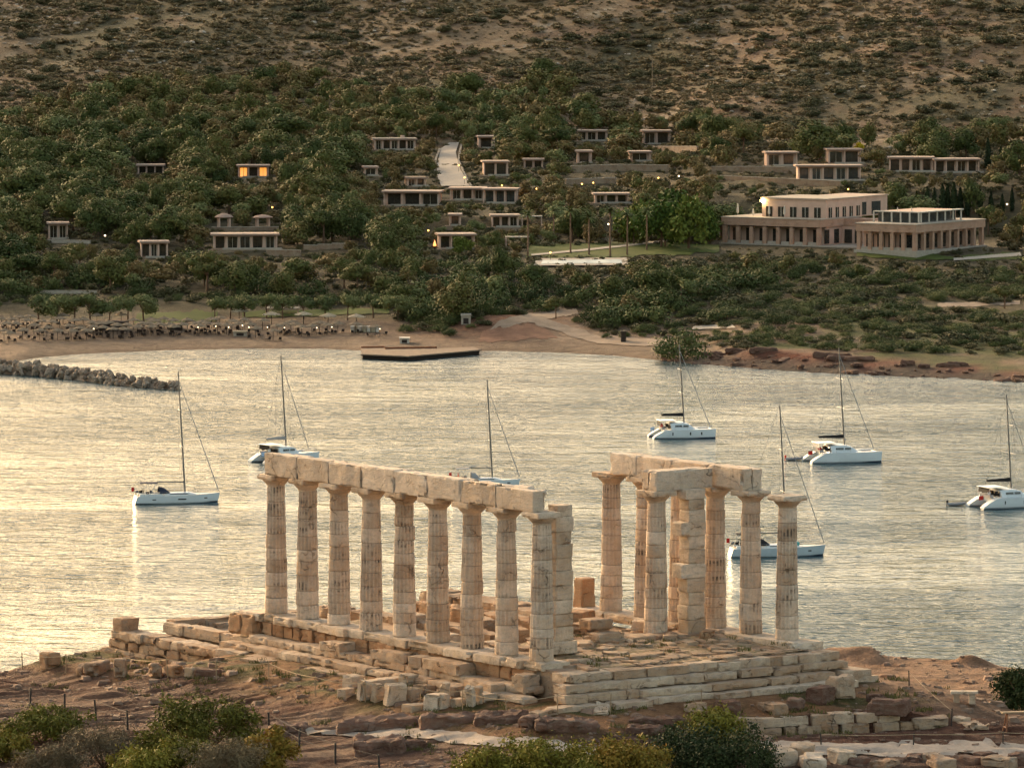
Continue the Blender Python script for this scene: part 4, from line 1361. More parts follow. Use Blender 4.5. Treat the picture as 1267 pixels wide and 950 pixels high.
def monohull(loc, heading, L, label, group, hullm=m_gel, mast_h=18.5, biminim=m_canvas, sailc=None, wheelm=m_canvasb, extras=None):
    root = empty('sailing_yacht', loc, heading)
    tag(root, label, 'sailboat', group)
    B = L * .30
    bf = lambda s: B / 2 * (.86 + .14 * math.sin(min(1, s / .42) * pi / 2)) * (1 if s < .42 else max(.012, 1 - ((s - .42) / .58) ** 2.3))
    sf = lambda s: L * (.088 + .022 * s * s)
    df = lambda s: .18 + .5 * math.sin(pi * min(1, s * 1.02 + .02))
    rg_ = hull_rings(L, bf, sf, df, n=24, stern_rake=-.35, bow_rake=.35)
    mb = MB()
    mb.add(*loft(rg_))
    hull = mb.build('hull', hullm, root, smooth=True)
    mb = MB()
    V, F = deck_cap(rg_)
    V = V * np.array([1, .985, 1]) + np.array([0, 0, .012])
    mb.add(V, F)
    mb.build('deck', m_deck, root)
    # boot stripe
    mb = MB()
    st = []
    for r in rg_:
        a, b = r[2].copy(), r[-3].copy()
        st.append((a, b, r[3], r[-4]))
    for side in (0, 1):
        P, Fc = [], []
        for k, q in enumerate(st):
            o, u = q[side], q[2 + side]
            out = np.array([0, .03 * (1 if side == 0 else -1), 0])
            P += [o + out + (0, 0, .08), u + out]
        for k in range(len(st) - 1):
            Fc.append((2 * k, 2 * k + 2, 2 * k + 3, 2 * k + 1))
        mb.add(P, Fc)
    mb.build('boot_stripe', m_boot, hull)
    for side in (-1, 1):                                       # hull windows
        for s0, wd, hz in ((.20, .6, .16), (.53, 1.35, .20), (.82, .55, .18)):
            mb = MB()
            i = int(s0 * 23)
            b = bf(s0)
            ang = math.atan2(bf(s0 + .06) - bf(s0 - .06), .12 * L) * side
            mb.box((s0 * L, side * (b * .985 + .0), sf(s0) * .56), (wd, .05, hz), ang)
            mb.build('hull_window', m_glass, hull)
    # cockpit well, benches, coachroof
    zd = sf(.3)
    mb = MB()
    mb.box((L * .16, 0, zd + .05), (L * .26, B * .44, .08))
    mb.build('cockpit_floor', m_teak, root)
    for s in (-1, 1):
        mb = MB()
        mb.box((L * .17, s * B * .29, zd + .16), (L * .27, B * .12, .36))
        mb.build('cockpit_coaming', m_gel, root)
    mb = MB()
    rr = []
    for s in np.linspace(.31, .74, 12):
        h = .46 * math.sin(min(1, (s - .31) / .07 + .25) * pi / 2) * (1 - max(0, (s - .60) / .14) ** 1.4 * .96)
        w = min(B * .30, bf(s) * .62)
        z = sf(s) - .05
        rr.append(np.array([(s * L, w, z), (s * L, w * .93, z + h * .75), (s * L, w * .70, z + h), (s * L, 0, z + h * 1.08), (s * L, -w * .70, z + h), (s * L, -w * .93, z + h * .75), (s * L, -w, z)]))
    mb.add(*loft(rr))
    cr = mb.build('coachroof', m_gel, root, smooth=True)
    for s in (-1, 1):
        mb = MB()
        mb.box((L * .50, s * (B * .285), sf(.5) + .22), (L * .21, .05, .13))
        mb.build('cabin_window', m_glass, cr)
    # sprayhood and bimini
    mb = MB()
    rr = []
    for x, h, w in ((.335, 1.15, .30), (.30, 1.3, .31), (.27, 1.32, .31)):
        rr.append(np.array([(x * L, B * w * cos(a), zd + .3 + h * .8 * max(0, sin(a))) for a in np.linspace(.05, pi - .05, 11)]))
    rr.insert(0, np.array([(.395 * L, B * .28 * cos(a), zd + .45 + .12 * sin(a)) for a in np.linspace(.05, pi - .05, 11)]))
    mb.add(*loft(rr, False))
    mb.build('sprayhood', biminim, root, smooth=True)
    mb = MB()
    rr = [np.array([(x * L, B * .36 * cos(a), zd + 2.0 + .16 * sin(a)) for a in np.linspace(0, pi, 9)]) for x in (.04, .12, .20, .25)]
    mb.add(*loft(rr, False))
    bi = mb.build('bimini', biminim, root, smooth=True)
    mb = MB()
    for x in (.06, .23):
        for s in (-1, 1):
            mb.tube([(L * .14, s * B * .40, zd), (x * L, s * B * .36, zd + 2.0)], .02, 5)
    mb.build('bimini_frame', m_steel, bi)
    for s in (-1, 1):                                          # wheels
        mb = MB()
        a = np.linspace(0, 2 * pi, 17)
        mb.tube([(L * .085, s * B * .22 + .42 * cos(q), zd + .85 + .42 * sin(q)) for q in a], .022, 5, cap=False)
        mb.tube([(L * .085, s * B * .22, zd), (L * .085, s * B * .22, zd + .85)], .06, 6)
        mb.build('steering_wheel', wheelm, root)
    for k, (x, y, c) in enumerate(((.07, .30, m_canvasb), (.13, -.24, m_canvasb), (.03, .34, m_rubber), (.19, .2, m_canvas))):   # stowed gear on deck
        mb = MB()
        mb.stone((L * x, B * y, zd + .52), (.5, .4, .45), .3 * k, seed=700 + k, r=.12, amp=.05)
        mb.build('deck_bag', c, root, smooth=True)
    rails(root, rg_)
    xm = L * .585
    rigging(root, xm, sf(.58) + .30, mast_h, (L * .985, 0, sf(1)), (.1, B * .3, zd + .1), B, R(3.0), m_mast, L * .34, zd + 2.05, sailc, coverh=.25)
    flag(root, (-.05, B * .33, zd), m_red, .6, .5)
    if extras:
        extras(root, L, B, zd, sf)
    return root

def catamaran(loc, heading, L, label, group, mast_h=17.0, coverm=m_canvasb, hardtop=True, mastm=m_mast, flagm=None, windows=3, gear=True, davit=False, red=False):
    root = empty('catamaran', loc, heading)
    tag(root, label, 'catamaran', group)
    B = L * .56
    hb = L * .072
    yc = B / 2 - hb
    bf = lambda s: hb * (.75 + .25 * math.sin(min(1, s / .4) * pi / 2)) * (1 if s < .5 else max(.02, 1 - ((s - .5) / .5) ** 2.6))
    H = L * .135
    sf = lambda s: H * (1.0 + .06 * s) if s > .2 else H * (.16 + .84 * (s / .2) ** .8 * (1.0 + .06 * s))
    df = lambda s: .25 + .3 * math.sin(pi * min(1, s))
    for sd in (-1, 1):
        rg_ = hull_rings(L, bf, sf, df, y0=sd * yc, n=24, bow_rake=.12)
        mb = MB()
        mb.add(*loft(rg_))
        V, F = deck_cap(rg_)
        mb.add(V + np.array([0, 0, .004]), F)
        hull = mb.build('hull', m_gel, root, smooth=True)
        mb = MB()
        for side in (2, -3):
            P, Fc = [], []
            for k, r in enumerate(rg_):
                out = np.array([0, .03 * (1 if side == 2 else -1), 0])
                P += [r[side] + out + (0, 0, .10), r[side + (1 if side > 0 else -1)] + out]
            Fc = [(2 * k, 2 * k + 2, 2 * k + 3, 2 * k + 1) for k in range(len(rg_) - 1)]
            mb.add(P, Fc)
        mb.build('boot_stripe', m_boot, hull)
        for x, wd, hz in ((.30, .12, .55), (.58, .16, .55), (.76, .16, .50))[:windows]:
            for o in (-1, 1):
                mb = MB()
                mb.box((x * L, sd * yc + o * bf(x) * .985, H * .58), (wd * 1.6, .05, hz))
                mb.build('hull_window', m_glass, hull)
        mb = MB()                                             # stern steps
        for k in range(3):
            mb.box((L * (.035 + .05 * k), sd * yc, H * (.24 + .22 * k)), (L * .05, hb * 1.3, .10))
        mb.build('stern_step', m_deck, hull)
    mb = MB()
    mb.box((L * .47, 0, H * .78), (L * .56, 2 * yc, H * .5))
    mb.build('bridge_deck', m_gel, root)
    mb = MB()
    mb.tube([(L * .955, -yc, H * .95), (L * .955, yc, H * .95)], .10, 8)
    mb.build('cross_beam', m_mastp, root)
    mb = MB()
    mb.box((L * .85, 0, H * .93), (L * .2, 2 * yc - hb, .03))
    mb.build('trampoline', m_canvasg, root)
    # saloon
    rr = []
    for x, h, w in ((.30, 1.15, .33), (.34, 1.3, .345), (.50, 1.32, .345), (.60, 1.05, .33), (.665, .45, .29), (.70, .08, .26)):
        z = H * 1.0
        W_ = B * w
        rr.append(np.array([(x * L, W_, z), (x * L - .1, W_ * .95, z + h * .55), (x * L - .2, W_ * .86, z + h * .92), (x * L - .25, W_ * .5, z + h), (x * L - .25, -W_ * .5, z + h), (x * L - .2, -W_ * .86, z + h * .92), (x * L - .1, -W_ * .95, z + h * .55), (x * L, -W_, z)]))
    mb = MB()
    mb.add(*loft(rr))
    cab = mb.build('cabin', m_gel, root, smooth=True)
    for s in (-1, 1):
        for x, wd in ((.41, L * .11), (.525, L * .085)):
            mb = MB()
            mb.box((x * L, s * B * .337, H + .66), (wd, .06, .36), 0, tilt=(s * .16, 0))
            mb.build('cabin_window', m_glass, cab)
    mb = MB()
    mb.box((L * .612, 0, H + .78), (.06, B * .5, .34), 0, tilt=(0, -.85))
    mb.build('front_window', m_glass, cab)
    mb = MB()
    mb.box((L * .287, 0, H + .62), (.05, B * .5, .95))
    mb.build('saloon_door', m_glass, cab)
    # cockpit: hardtop on posts, seats, gear
    if hardtop:
        mb = MB()
        mb.stone((L * .25, 0, H + 1.62), (L * .27, B * .62, .10), 0, seed=711, r=.04, amp=.0, chip=0)
        ht = mb.build('hardtop', m_gel, root, smooth=True)
        mb = MB()
        for s in (-1, 1):
            mb.tube([(L * .135, s * B * .29, H * .9), (L * .13, s * B * .29, H + 1.6)], .035, 6)
        mb.build('hardtop_post', m_steel, ht)
        mb = MB()
        mb.box((L * .135, 0, H + 1.15), (.04, B * .5, .75), 0, tilt=(0, .15))
        mb.build('sun_screen', m_canvasb if windows == 3 else m_rubber, ht)
    mb = MB()
    mb.box((L * .17, 0, H * 1.12), (L * .05, B * .5, .42))
    mb.box((L * .23, B * .26, H * 1.12), (L * .1, B * .08, .42))
    mb.build('cockpit_seat', m_canvasg, root)
    if gear:
        for k, (x, y, c) in enumerate(((.19, .22, m_red if red else m_canvasb), (.24, -.25, m_canvasb), (.27, .15, m_teak), (.15, -.2, m_red if red else m_white))):
            mb = MB()
            mb.stone((L * x, B * y, H + .72), (.55, .45, .5), .3 * k, seed=720 + k, r=.12, amp=.06)
            mb.build('deck_bag', c, root, smooth=True)
    for sd in (-1, 1):
        rails(root, hull_rings(L, bf, sf, df, y0=sd * yc, n=16)[3:], h=.6, inset=0, every=3)
    rigging(root, L * .53, H + 1.15, mast_h, (L * .95, 0, H), (L * .12, 0, H + .3), B * .8, R(3.6), mastm, L * .36, H + 2.35, coverm, coverh=.48)
    if davit:
        mb = MB()
        for s in (-1, 1):
            mb.tube([(L * .14, s * B * .18, H), (L * .05, s * B * .18, H + .75), (-.6, s * B * .18, H + .6)], .05, 6)
        mb.build('davit', m_steel, root)
    if flagm:
        flag(root, (L * .02, -yc, H * .3), flagm, 1.0, .8, stripes=(flagm is m_blue))
    return root
def dinghy(loc, heading, label, motor=m_canvasb):
    root = empty('dinghy', loc, heading)
    tag(root, label, 'dinghy')
    mb = MB()
    pts = [(-1.5, .62, .25), (-.2, .66, .26), (.8, .55, .32), (1.35, .25, .42), (1.5, 0, .46), (1.35, -.25, .42), (.8, -.55, .32), (-.2, -.66, .26), (-1.5, -.62, .25)]
    mb.tube(pts, [.12, .22, .22, .21, .2, .21, .22, .22, .12], 10)
    mb.build('inflatable_tube', m_rubber, root, smooth=True)
    mb = MB()
    mb.prism([(-1.3, -.5), (.9, -.5), (1.3, 0), (.9, .5), (-1.3, .5)], .08, .16)
    mb.build('floor', m_deck, root)
    mb = MB()
    mb.box((-.2, 0, .33), (.25, 1.1, .06))
    mb.build('seat', m_white, root)
    mb = MB()
    mb.stone((-1.45, 0, .72), (.38, .30, .44), 0, seed=5, r=.10, amp=.01, chip=0)
    mb.tube([(-1.5, 0, .6), (-1.55, 0, -.1)], .07, 8)
    mb.build('outboard_motor', motor, root, smooth=True)
    return root
GB = 'boats anchored in the bay'
def boat_at(xs_, y_, L_px, fn, heading, *a, **k):
    """xs_ = photo x of the stern at the waterline, y_ = waterline row, L_px = hull length in the picture"""
    P = px_at_z(xs_, y_, 0.0)
    s = math.hypot(P[1], CAM_Z) / F_PX
    L = L_px * s / cos(heading)
    return fn(tuple(P), heading, L, *a, **k), L
def turq(root, L, B, zd, sf):
    mb = MB()
    mb.stone((L * .66, 0, sf(.66) + .35), (1.7, .9, .55), 0, seed=730, r=.2, amp=.08, chip=.05)
    mb.build('folded_sail_bag', m_turq, root, smooth=True)
boat_at(168, 622.5, 103, monohull, .20, 'white sailing yacht with navy canopies anchored left of the temple', GB, mast_h=19.6)
boat_at(905, 688, 117, monohull, .12, 'silver hulled sailing yacht with a turquoise bag on deck, partly behind the right columns', GB, hullm=m_hullgrey, mast_h=20.6, biminim=m_canvasb, extras=turq)
boat_at(560, 602, 84, monohull, .10, 'sailing yacht mostly hidden behind the left colonnade beam, only deck and mast showing', GB, mast_h=16.4, biminim=m_canvasg, sailc=None, wheelm=m_red)
boat_at(318, 573, 66, catamaran, .62, 'catamaran with a grey sail cover behind the far left end of the colonnade beam', GB, mast_h=16.0, coverm=m_canvasg, flagm=m_blue)
boat_at(805, 541.5, 78, catamaran, .17, 'white catamaran with a black sail cover floating nearest the tree on the shore', GB, mast_h=14.3, flagm=m_blue, red=True)
boat_at(998, 571.5, 89, catamaran, .24, 'white catamaran with long cabin windows and a dinghy behind its stern', GB, mast_h=17.0, flagm=m_red, windows=0, davit=True, red=True)
boat_at(1206, 628, 88, catamaran, .40, 'white catamaran with black hull windows cut by the right edge', GB, mast_h=15.2, flagm=m_red)
P = px_at_z(982, 569.5, 0)
dinghy(tuple(P), .1, 'small grey dinghy with a red covered outboard behind the long windowed catamaran', m_red)
P = px_at_z(1183, 625.5, 0)
dinghy(tuple(P), .15, 'small dark grey dinghy trailing left of the rightmost catamaran')
# ------------------------------------------------------------------ buildings on the far shore
m_plaster = mat_plain('pink_plaster', (.54, .365, .285), .9, .1, vary=.1, scale=.5)
m_hstone = mat_stone('hotel_stone', (.54, .34, .245), (.44, .26, .175), (.47, .32, .24), .25, cell=.5)
m_roof = mat_plain('roof_screed', (.44, .33, .265), .9, .1, vary=.12, scale=.3)
m_fascia = mat_plain('roof_fascia', (.33, .225, .175), .9, .1, vary=.1)
m_pane = mat_plain('window_glass', (.040, .036, .030), .08, .5, vary=.3)
m_pane2 = mat_plain('teal_glass', (.045, .050, .050), .10, .5, vary=.3)
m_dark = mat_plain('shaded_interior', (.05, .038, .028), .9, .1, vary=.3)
m_whitep = mat_plain('white_paint', (.52, .46, .39), .7, .2, vary=.06)
m_wallst = mat_stone('terrace_stone', (.36, .27, .19), (.27, .17, .11), (.30, .25, .20), .4, cell=.6)
m_pale = mat_plain('pale_concrete', (.38, .32, .26), .9, .1, vary=.12)
m_poolw = mat_plain('pool_water', (.16, .22, .24), .4, .5, vary=.05)
m_lit = mat_emit('lit_room', (1.0, .33, .03), .30)
m_fire = mat_emit('fire_glow', (1.0, .25, .03), .8)
m_lamp = mat_emit('warm_lamp', (1.0, .50, .08), 1.6)
m_lampw = mat_emit('white_lamp', (1.0, .74, .42), 1.6)
m_flood = mat_emit('flood_lamp', (1.0, .80, .36), 30.0)
PROT = []                                      # (x0, y0, x1, y1, Y): picture windows kept clear of nearer plants

def scale_at(P):
    return (P[1] * CP - (P[2] - CAM_Z) * SP) / F_PX        # metres per photo pixel
def face_mb(mb, c, s, rz=0):
    mb.box(c, s, rz)
def wing(root, name, m, w, d, h, z0=0.0, x0=0.0, y0=0.0):
    mb = MB()
    mb.box((x0 + w / 2, y0 + d / 2, z0 + h / 2), (w, d, h))
    return mb.build(name, m, root)

def villa(px0, px1, ytop, ybase, label, yaw=.0, depth=6.0, bays=3, over=.5, glass=None, lit=None, roofm=None, posts=True, door=True, terrace=True, prot=True, chimney=False, name='villa', group='villas scattered over the wooded slope', low=None, protb=None):
    """flat-roofed villa seen between photo columns px0..px1, roof top row ytop, floor row ybase"""
    xc = (px0 + px1) / 2
    p = farp(xc, ybase)
    s = scale_at(p)
    w = (px1 - px0) * s / max(.5, cos(yaw)) * .97
    h = max(2.6, (ybase - ytop) * s * .96)
    root = empty(name, (p[0], p[1], p[2] + .05), yaw)
    tag(root, label, 'villa', group)
    rt = .42
    mb = MB()
    mb.box((0, depth / 2, -1.6), (w + .6, depth + 1.2, 3.2))
    mb.build('foundation', m_wallst, root)
    hb = h - rt
    # rear block and side walls leave a shaded loggia in front
    mb = MB()
    mb.box((0, depth * .62, hb / 2), (w * .96, depth * .7, hb))
    wallo = mb.build('wall', m_plaster, root)
    mb = MB()
    mb.box((0, depth * .42, hb + rt / 2), (w + over * 2, depth + over * 2, rt))
    rf = mb.build('roof', m_fascia, root)
    mb = MB()
    mb.box((0, depth * .42, hb + rt + .02), (w + over * 2 - .3, depth + over * 2 - .3, .05))
    mb.build('roof_screed', roofm or m_roof, rf)
    if chimney:
        mb = MB()
        mb.box((w * .2, depth * .4, hb + rt + .4), (1.2, 1.0, .8))
        mb.build('chimney', m_plaster, rf)
    yf = depth * .27
    bw = w * .96 / bays
    rg = np.random.default_rng(int(xc))
    for k in range(bays):
        x = -w * .48 + bw * (k + .5)
        ww = bw * rg.uniform(.62, .84)
        mb = MB()
        mb.box((x, yf - .03, hb * .46), (ww, .10, hb * .80))
        wd = mb.build('window', m_lit if lit and k in lit else (glass or m_pane), root)
        mb = MB()
        for q in (-.5, 0, .5):
            mb.box((x + q * ww * .96, yf - .10, hb * .46), (.10, .08, hb * .82))
        mb.box((x, yf - .10, hb * .88), (ww, .085, .10))
        mb.build('frame', m_whitep if rg.uniform() < .4 else m_dark, wd)
    if posts:
        for k in range(bays + 1):
            x = -w * .48 + w * .96 / bays * k
            mb = MB()
            mb.box((x, -.1, hb / 2), (.34, .34, hb))
            mb.build('post', m_plaster, root)
    if terrace:
        mb = MB()
        mb.box((0, -1.6, -.9), (w + 2.5, 2.6, 2.0))
        mb.build('terrace', m_wallst, root)
        mb = MB()
        mb.box((w * .1, -2.9, .28), (w * .9, .22, .5))
        mb.build('parapet', m_pale, root)
    if prot:
        PROT.append((px0 - 1, ytop - 1.5, px1 + 1, (ybase if protb is None else protb), p[1]))
    return root
villa(60, 84, 275, 296, 'small pink villa with a pool terrace far left in the wood', .1, bays=2)
villa(174, 208, 298, 319, 'villa with a pink flat roof and low white wall left of the long villa', .12, bays=3, depth=6)
villa(262, 345, 289, 309, 'long low villa with a wide pink roof and glass bays', .08, bays=5, depth=7, protb=309)
villa(170, 203, 207, 215, 'villa of which only the pale roof strip shows high in the left wood', .05, bays=3, terrace=False)
villa(294, 333, 204, 220, 'villa glowing orange from lit rooms in the left wood', .05, bays=3, lit=(0, 2), glass=m_pane)
villa(462, 515, 171, 186, 'pale villa with slender posts highest in the wood left of the road', .10, bays=5, roofm=m_pale, chimney=True)
villa(473, 545, 236, 255, 'pink villa with a broad flat roof left of the road foot', -.10, bays=3, depth=8)
villa(556, 600, 232, 248, 'villa with a long pink roof directly below the winding road', -.05, bays=3, depth=8)
villa(597, 639, 233, 252, 'villa with glazed bays joined right of the long pink roof', -.12, bays=3, depth=7, glass=m_pane2)
villa(608, 642, 266, 282, 'small villa with a deep shaded porch beside the thin pergola', .05, bays=3)
villa(556, 570, 265, 280, 'narrow little pink villa half hidden between two trees under the road', .0, bays=1)
villa(543, 588, 289, 308, 'villa with a firelit terrace below the little pink villa', .12, bays=3, depth=7)
villa(598, 629, 199, 218, 'pink villa with pale window frames to the right of the road', .08, bays=2)
villa(648, 672, 199, 208, 'low pink cottage roof right of the pale framed villa', .0, bays=2, terrace=False)
villa(592, 612, 168, 184, 'small villa with one dark doorway near the top of the road', .1, bays=1)
villa(713, 752, 161, 175, 'villa with a thin pale roof at the top edge of the wood', .06, bays=3)
villa(795, 830, 161, 179, 'villa with two stout square columns at the top edge of the wood', .06, bays=2)
villa(714, 732, 186, 202, 'little square pavilion villa with an open front, left of a pair', .05, bays=1)
villa(779, 805, 187, 200, 'little square pavilion villa with an open front, right of a pair', .08, bays=1)
villa(735, 778, 239, 252, 'villa with a flat pergola roof behind the palm row', .05, bays=3)
villa(948, 987, 188, 206, 'villa with a red flowering bush at its porch, behind the hotel', .10, bays=2)
villa(1024, 1066, 184, 203, 'tall upper villa beside the yellow bush on the right slope', .10, bays=2)
villa(985, 1067, 204, 224, 'long villa with blue glass fronts stepping below the tall upper villa', .06, bays=5, glass=m_pane2)
villa(1099, 1155, 194, 213, 'left half of the long flat villa high on the right slope', -.06, bays=4, depth=7)
villa(1155, 1213, 196, 214, 'right half of the long flat villa high on the right slope', .10, bays=4, depth=7)
villa(504, 527, 219, 231, 'small stone cottage with a pitched gap in its front, left of the road', .2, bays=2, roofm=m_wallst)
villa(451, 467, 206, 218, 'tiny pinkish cottage half buried in trees left of the small stone cottage', .1, bays=1)

def gazebo(px0, px1, ytop, ybase, label, roofh=1.1):
    p = farp((px0 + px1) / 2, ybase)
    s = scale_at(p)
    w, h = (px1 - px0) * s, (ybase - ytop) * s
    root = empty('gazebo', tuple(p), .2)
    tag(root, label, 'gazebo', 'gazebos above the long villa')
    mb = MB()
    mb.lathe([(w * .52, h - roofh), (w * .54, h - roofh + .15), (w * .38, h - roofh * .4), (w * .12, h), (.02, h + .05)], 14)
    mb.build('roof', m_fascia, root)
    for a in range(4):
        mb = MB()
        q = pi / 4 + a * pi / 2
        mb.box((w * .42 * cos(q), w * .42 * sin(q), (h - roofh) / 2 - .3), (.4, .4, h - roofh + .6))
        mb.build('post', m_plaster, root)
    PROT.append((px0, ytop, px1, ybase, p[1]))
gazebo(266, 288, 264, 283, 'round roofed gazebo on square posts, left one above the long villa')
gazebo(313, 337, 266, 282, 'round roofed gazebo on square posts, right one above the long villa', .8)

def garden_wall(pts, h, label, m=m_wallst, cat='garden wall', prot=True, thick=.5):
    P = [farp(*q) for q in pts]
    root = empty('garden_wall', tuple(P[0]))
    tag(root, label, cat, 'terrace walls between the villas')
    mb = MB()
    for a, b in zip(P[:-1], P[1:]):
        d = b - a
        L = math.hypot(d[0], d[1])
        n = max(1, int(L / 3))
        for k in range(n):
            q = a + d * ((k + .5) / n)
            mb.box(tuple(q - P[0] + np.array([0, 0, h / 2 - .8])), (L / n + .05, thick, h + 1.6), math.atan2(d[1], d[0]))
    mb.build('wall', m, root)
    mb = MB()
    for a, b in zip(P[:-1], P[1:]):
        d = b - a
        L = math.hypot(d[0], d[1])
        n = max(1, int(L / 3))
        for k in range(n):
            q = a + d * ((k + .5) / n)
            mb.box(tuple(q - P[0] + np.array([0, 0, h + .06])), (L / n + .05, thick + .15, .12), math.atan2(d[1], d[0]))
    mb.build('coping', m_pale, root)
    if prot:
        s = scale_at(P[0])
        for a, b, (xa, ya), (xb, yb) in zip(P[:-1], P[1:], pts[:-1], pts[1:]):
            PROT.append((min(xa, xb), min(ya, yb) - h / s, max(xa, xb), max(ya, yb) - 1, min(a[1], b[1])))
garden_wall([(706, 214), (770, 212), (827, 213)], 1.9, 'long stone terrace wall below the pair of pavilions')
garden_wall([(795, 187), (863, 187)], 1.3, 'pale terrace wall in front of the villa with stout columns')
garden_wall([(700, 229), (762, 227)], 1.6, 'stone terrace wall with two lamps, behind the palm row')
garden_wall([(881, 214), (940, 214), (985, 215)], 1.7, 'upper stone terrace wall left of the blue glass villa')
garden_wall([(890, 224), (960, 227), (1040, 231)], 1.4, 'lower stone terrace wall running behind the hotel roof')
garden_wall([(330, 316), (372, 317)], 1.4, 'rough low wall right of the long roofed villa')
garden_wall([(376, 311), (428, 308)], 1.4, 'pale curved garden wall in the trees right of the long villa')
garden_wall([(262, 286), (345, 285)], .9, 'low retaining wall under the two gazebos')
garden_wall([(60, 301), (112, 302)], .8, 'white pool edge wall in front of the far left villa', m=m_pale)
garden_wall([(50, 363), (120, 363)], .6, 'thin pale wall low in the trees near the left beach', m=m_pale)

def pergola(px0, px1, y, ybase, label, m=m_pale):
    p = farp((px0 + px1) / 2, ybase)
    s = scale_at(p)
    w, h = (px1 - px0) * s, (ybase - y) * s
    root = empty('pergola', tuple(p))
    tag(root, label, 'pergola', 'thin roofed pergolas by the palm lawn')
    mb = MB()
    mb.box((0, 1.5, h - .1), (w, 3.4, .22))
    mb.build('roof', m, root)
    for x in (-.46, .46):
        for yy in (0.1, 2.9):
            mb = MB()
            mb.box((x * w, yy, h / 2 - .4), (.25, .25, h + .6))
            mb.build('post', m_plaster, root)
    PROT.append((px0, y - 1, px1, y + 4, p[1]))
pergola(645, 671, 268, 281, 'thin flat pergola beside the small porch villa')
pergola(625, 655, 293, 307, 'thin flat pergola above the left end of the palm lawn')
pergola(330, 370, 381, 389, 'small pergola between the olive trees behind the beach')

# ---------------------------------------------------------------- hotel
PITW = R(33)
hc = px_at_z(1014, 305.5, HOTEL_Z)
A_ = np.array([cos(PITW), -sin(PITW)])               # along the left-hand fronts, towards the camera
B_ = np.array([sin(PITW), cos(PITW)])                # along the right-hand fronts, away from the camera
hotel = empty('hotel', (hc[0], hc[1], HOTEL_Z), -PITW)
tag(hotel, 'large pink stone hotel with square columned arcades and an upper storey, on the right', 'hotel')
hs = scale_at(hc)
def hl(px_):                                          # local x of a photo column along the left-hand front through the corner
    return (px_ - 1014) * hs / cos(PITW)
def hbox(name, m, x0, x1, y0, y1, z0, z1, parent=hotel):
    mb = MB()
    mb.box(((x0 + x1) / 2, (y0 + y1) / 2, (z0 + z1) / 2), (x1 - x0, y1 - y0, z1 - z0))
    return mb.build(name, m, parent)
# local axes: x = along A_, y = along B_
LW = hl(897)                                          # negative
GH, PH = 4.9, 1.9                                     # arcade height, parapet band
# left wing
hbox('plinth', m_pale, LW - .6, .6, -.7, 20, -2.5, .35)
hbox('wing', m_plaster, LW + .2, -.2, 3.2, 19, .35, GH)
par = hbox('parapet', m_hstone, LW - .25, .35, -.25, 19.6, GH, GH + PH)
hbox('parapet_coping', m_pale, LW - .4, .5, -.4, 19.8, GH + PH, GH + PH + .22, par)
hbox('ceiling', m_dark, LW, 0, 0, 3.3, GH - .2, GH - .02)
n = 8
for k in range(n):
    x = LW + .45 + (-LW - .9) * k / (n - 1)
    hbox('column', m_hstone, x - .5, x + .5, 0, 1.0, .35, GH)
for k in range(n - 1):
    x = LW + .45 + (-LW - .9) * (k + .5) / (n - 1)
    w_ = hbox('window', m_pane, x - 1.25, x + 1.25, 3.1, 3.25, .5, GH - .8)
    hbox('frame', m_whitep, x - .07, x + .07, 3.02, 3.12, .5, GH - .8, w_)
    hbox('balustrade', m_pale, x - 1.2, x + 1.2, .35, .55, .35, 1.05)
# right-hand return of the left wing and recess
for k in range(2):
    y = 1.5 + 5.0 * (k + .5)
    hbox('window', m_pane, -.22, -.12, y - 1.2, y + 1.2, .6, GH - .7)
REC = hl(1066)
ry = 12.0
hbox('recess_wall', m_plaster, -.3, REC + 6, ry, ry + 7, .0, GH)
for k in range(4):
    x = 1.6 + 3.0 * k
    hbox('window', m_pane, x - 1.1, x + 1.1, ry - .1, ry + .02, .5, GH - .9)
hbox('recess_parapet', m_hstone, -.3, REC + 6, ry - .2, ry + 7, GH, GH + PH - .1)
hbox('terrace_floor', m_pale, .4, REC + 3, -1.0, ry, -2.5, .3)
# right wing: its near corner lies at photo column 1133
rx1 = None
pc = px_at_z(1133, 312.5, HOTEL_Z)
d = pc[:2] - hc[:2]
RX, RY = float(d @ A_), float(d @ B_)
RX0 = RX - (1133 - 1064) * hs / cos(PITW)
RD = (1228 - 1133) * hs / sin(PITW)
hbox('plinth', m_pale, RX0 - .5, RX + .6, RY - .6, RY + RD + .5, -2.5, .35)
hbox('wing', m_plaster, RX0 + .2, RX - 3.2, RY + 3.2, RY + RD - .3, .35, GH)
par = hbox('parapet', m_hstone, RX0 - .2, RX + .25, RY - .25, RY + RD + .2, GH, GH + PH)
hbox('parapet_coping', m_pale, RX0 - .35, RX + .4, RY - .4, RY + RD + .35, GH + PH, GH + PH + .22, par)
n = 6
for k in range(n):
    x = RX0 + .5 + (RX - RX0 - 1.0) * k / (n - 1)
    hbox('column', m_hstone, x - .5, x + .5, RY, RY + 1.0, .35, GH)
for k in range(n - 1):
    x = RX0 + .5 + (RX - RX0 - 1.0) * (k + .5) / (n - 1)
    hbox('window', m_pane, x - 1.1, x + 1.1, RY + 3.1, RY + 3.25, .5, GH - .8)
    hbox('balustrade', m_pale, x - 1.1, x + 1.1, RY + .35, RY + .55, .35, 1.05)
n = 9
for k in range(1, n):
    y = RY + .5 + (RD - 1.0) * k / (n - 1)
    hbox('column', m_hstone, RX - 1.0, RX, y - .5, y + .5, .35, GH)
for k in range(n - 1):
    y = RY + .5 + (RD - 1.0) * (k + .5) / (n - 1)
    hbox('window', m_pane, RX - 3.25, RX - 3.1, y - 1.4, y + 1.4, .5, GH - .8)
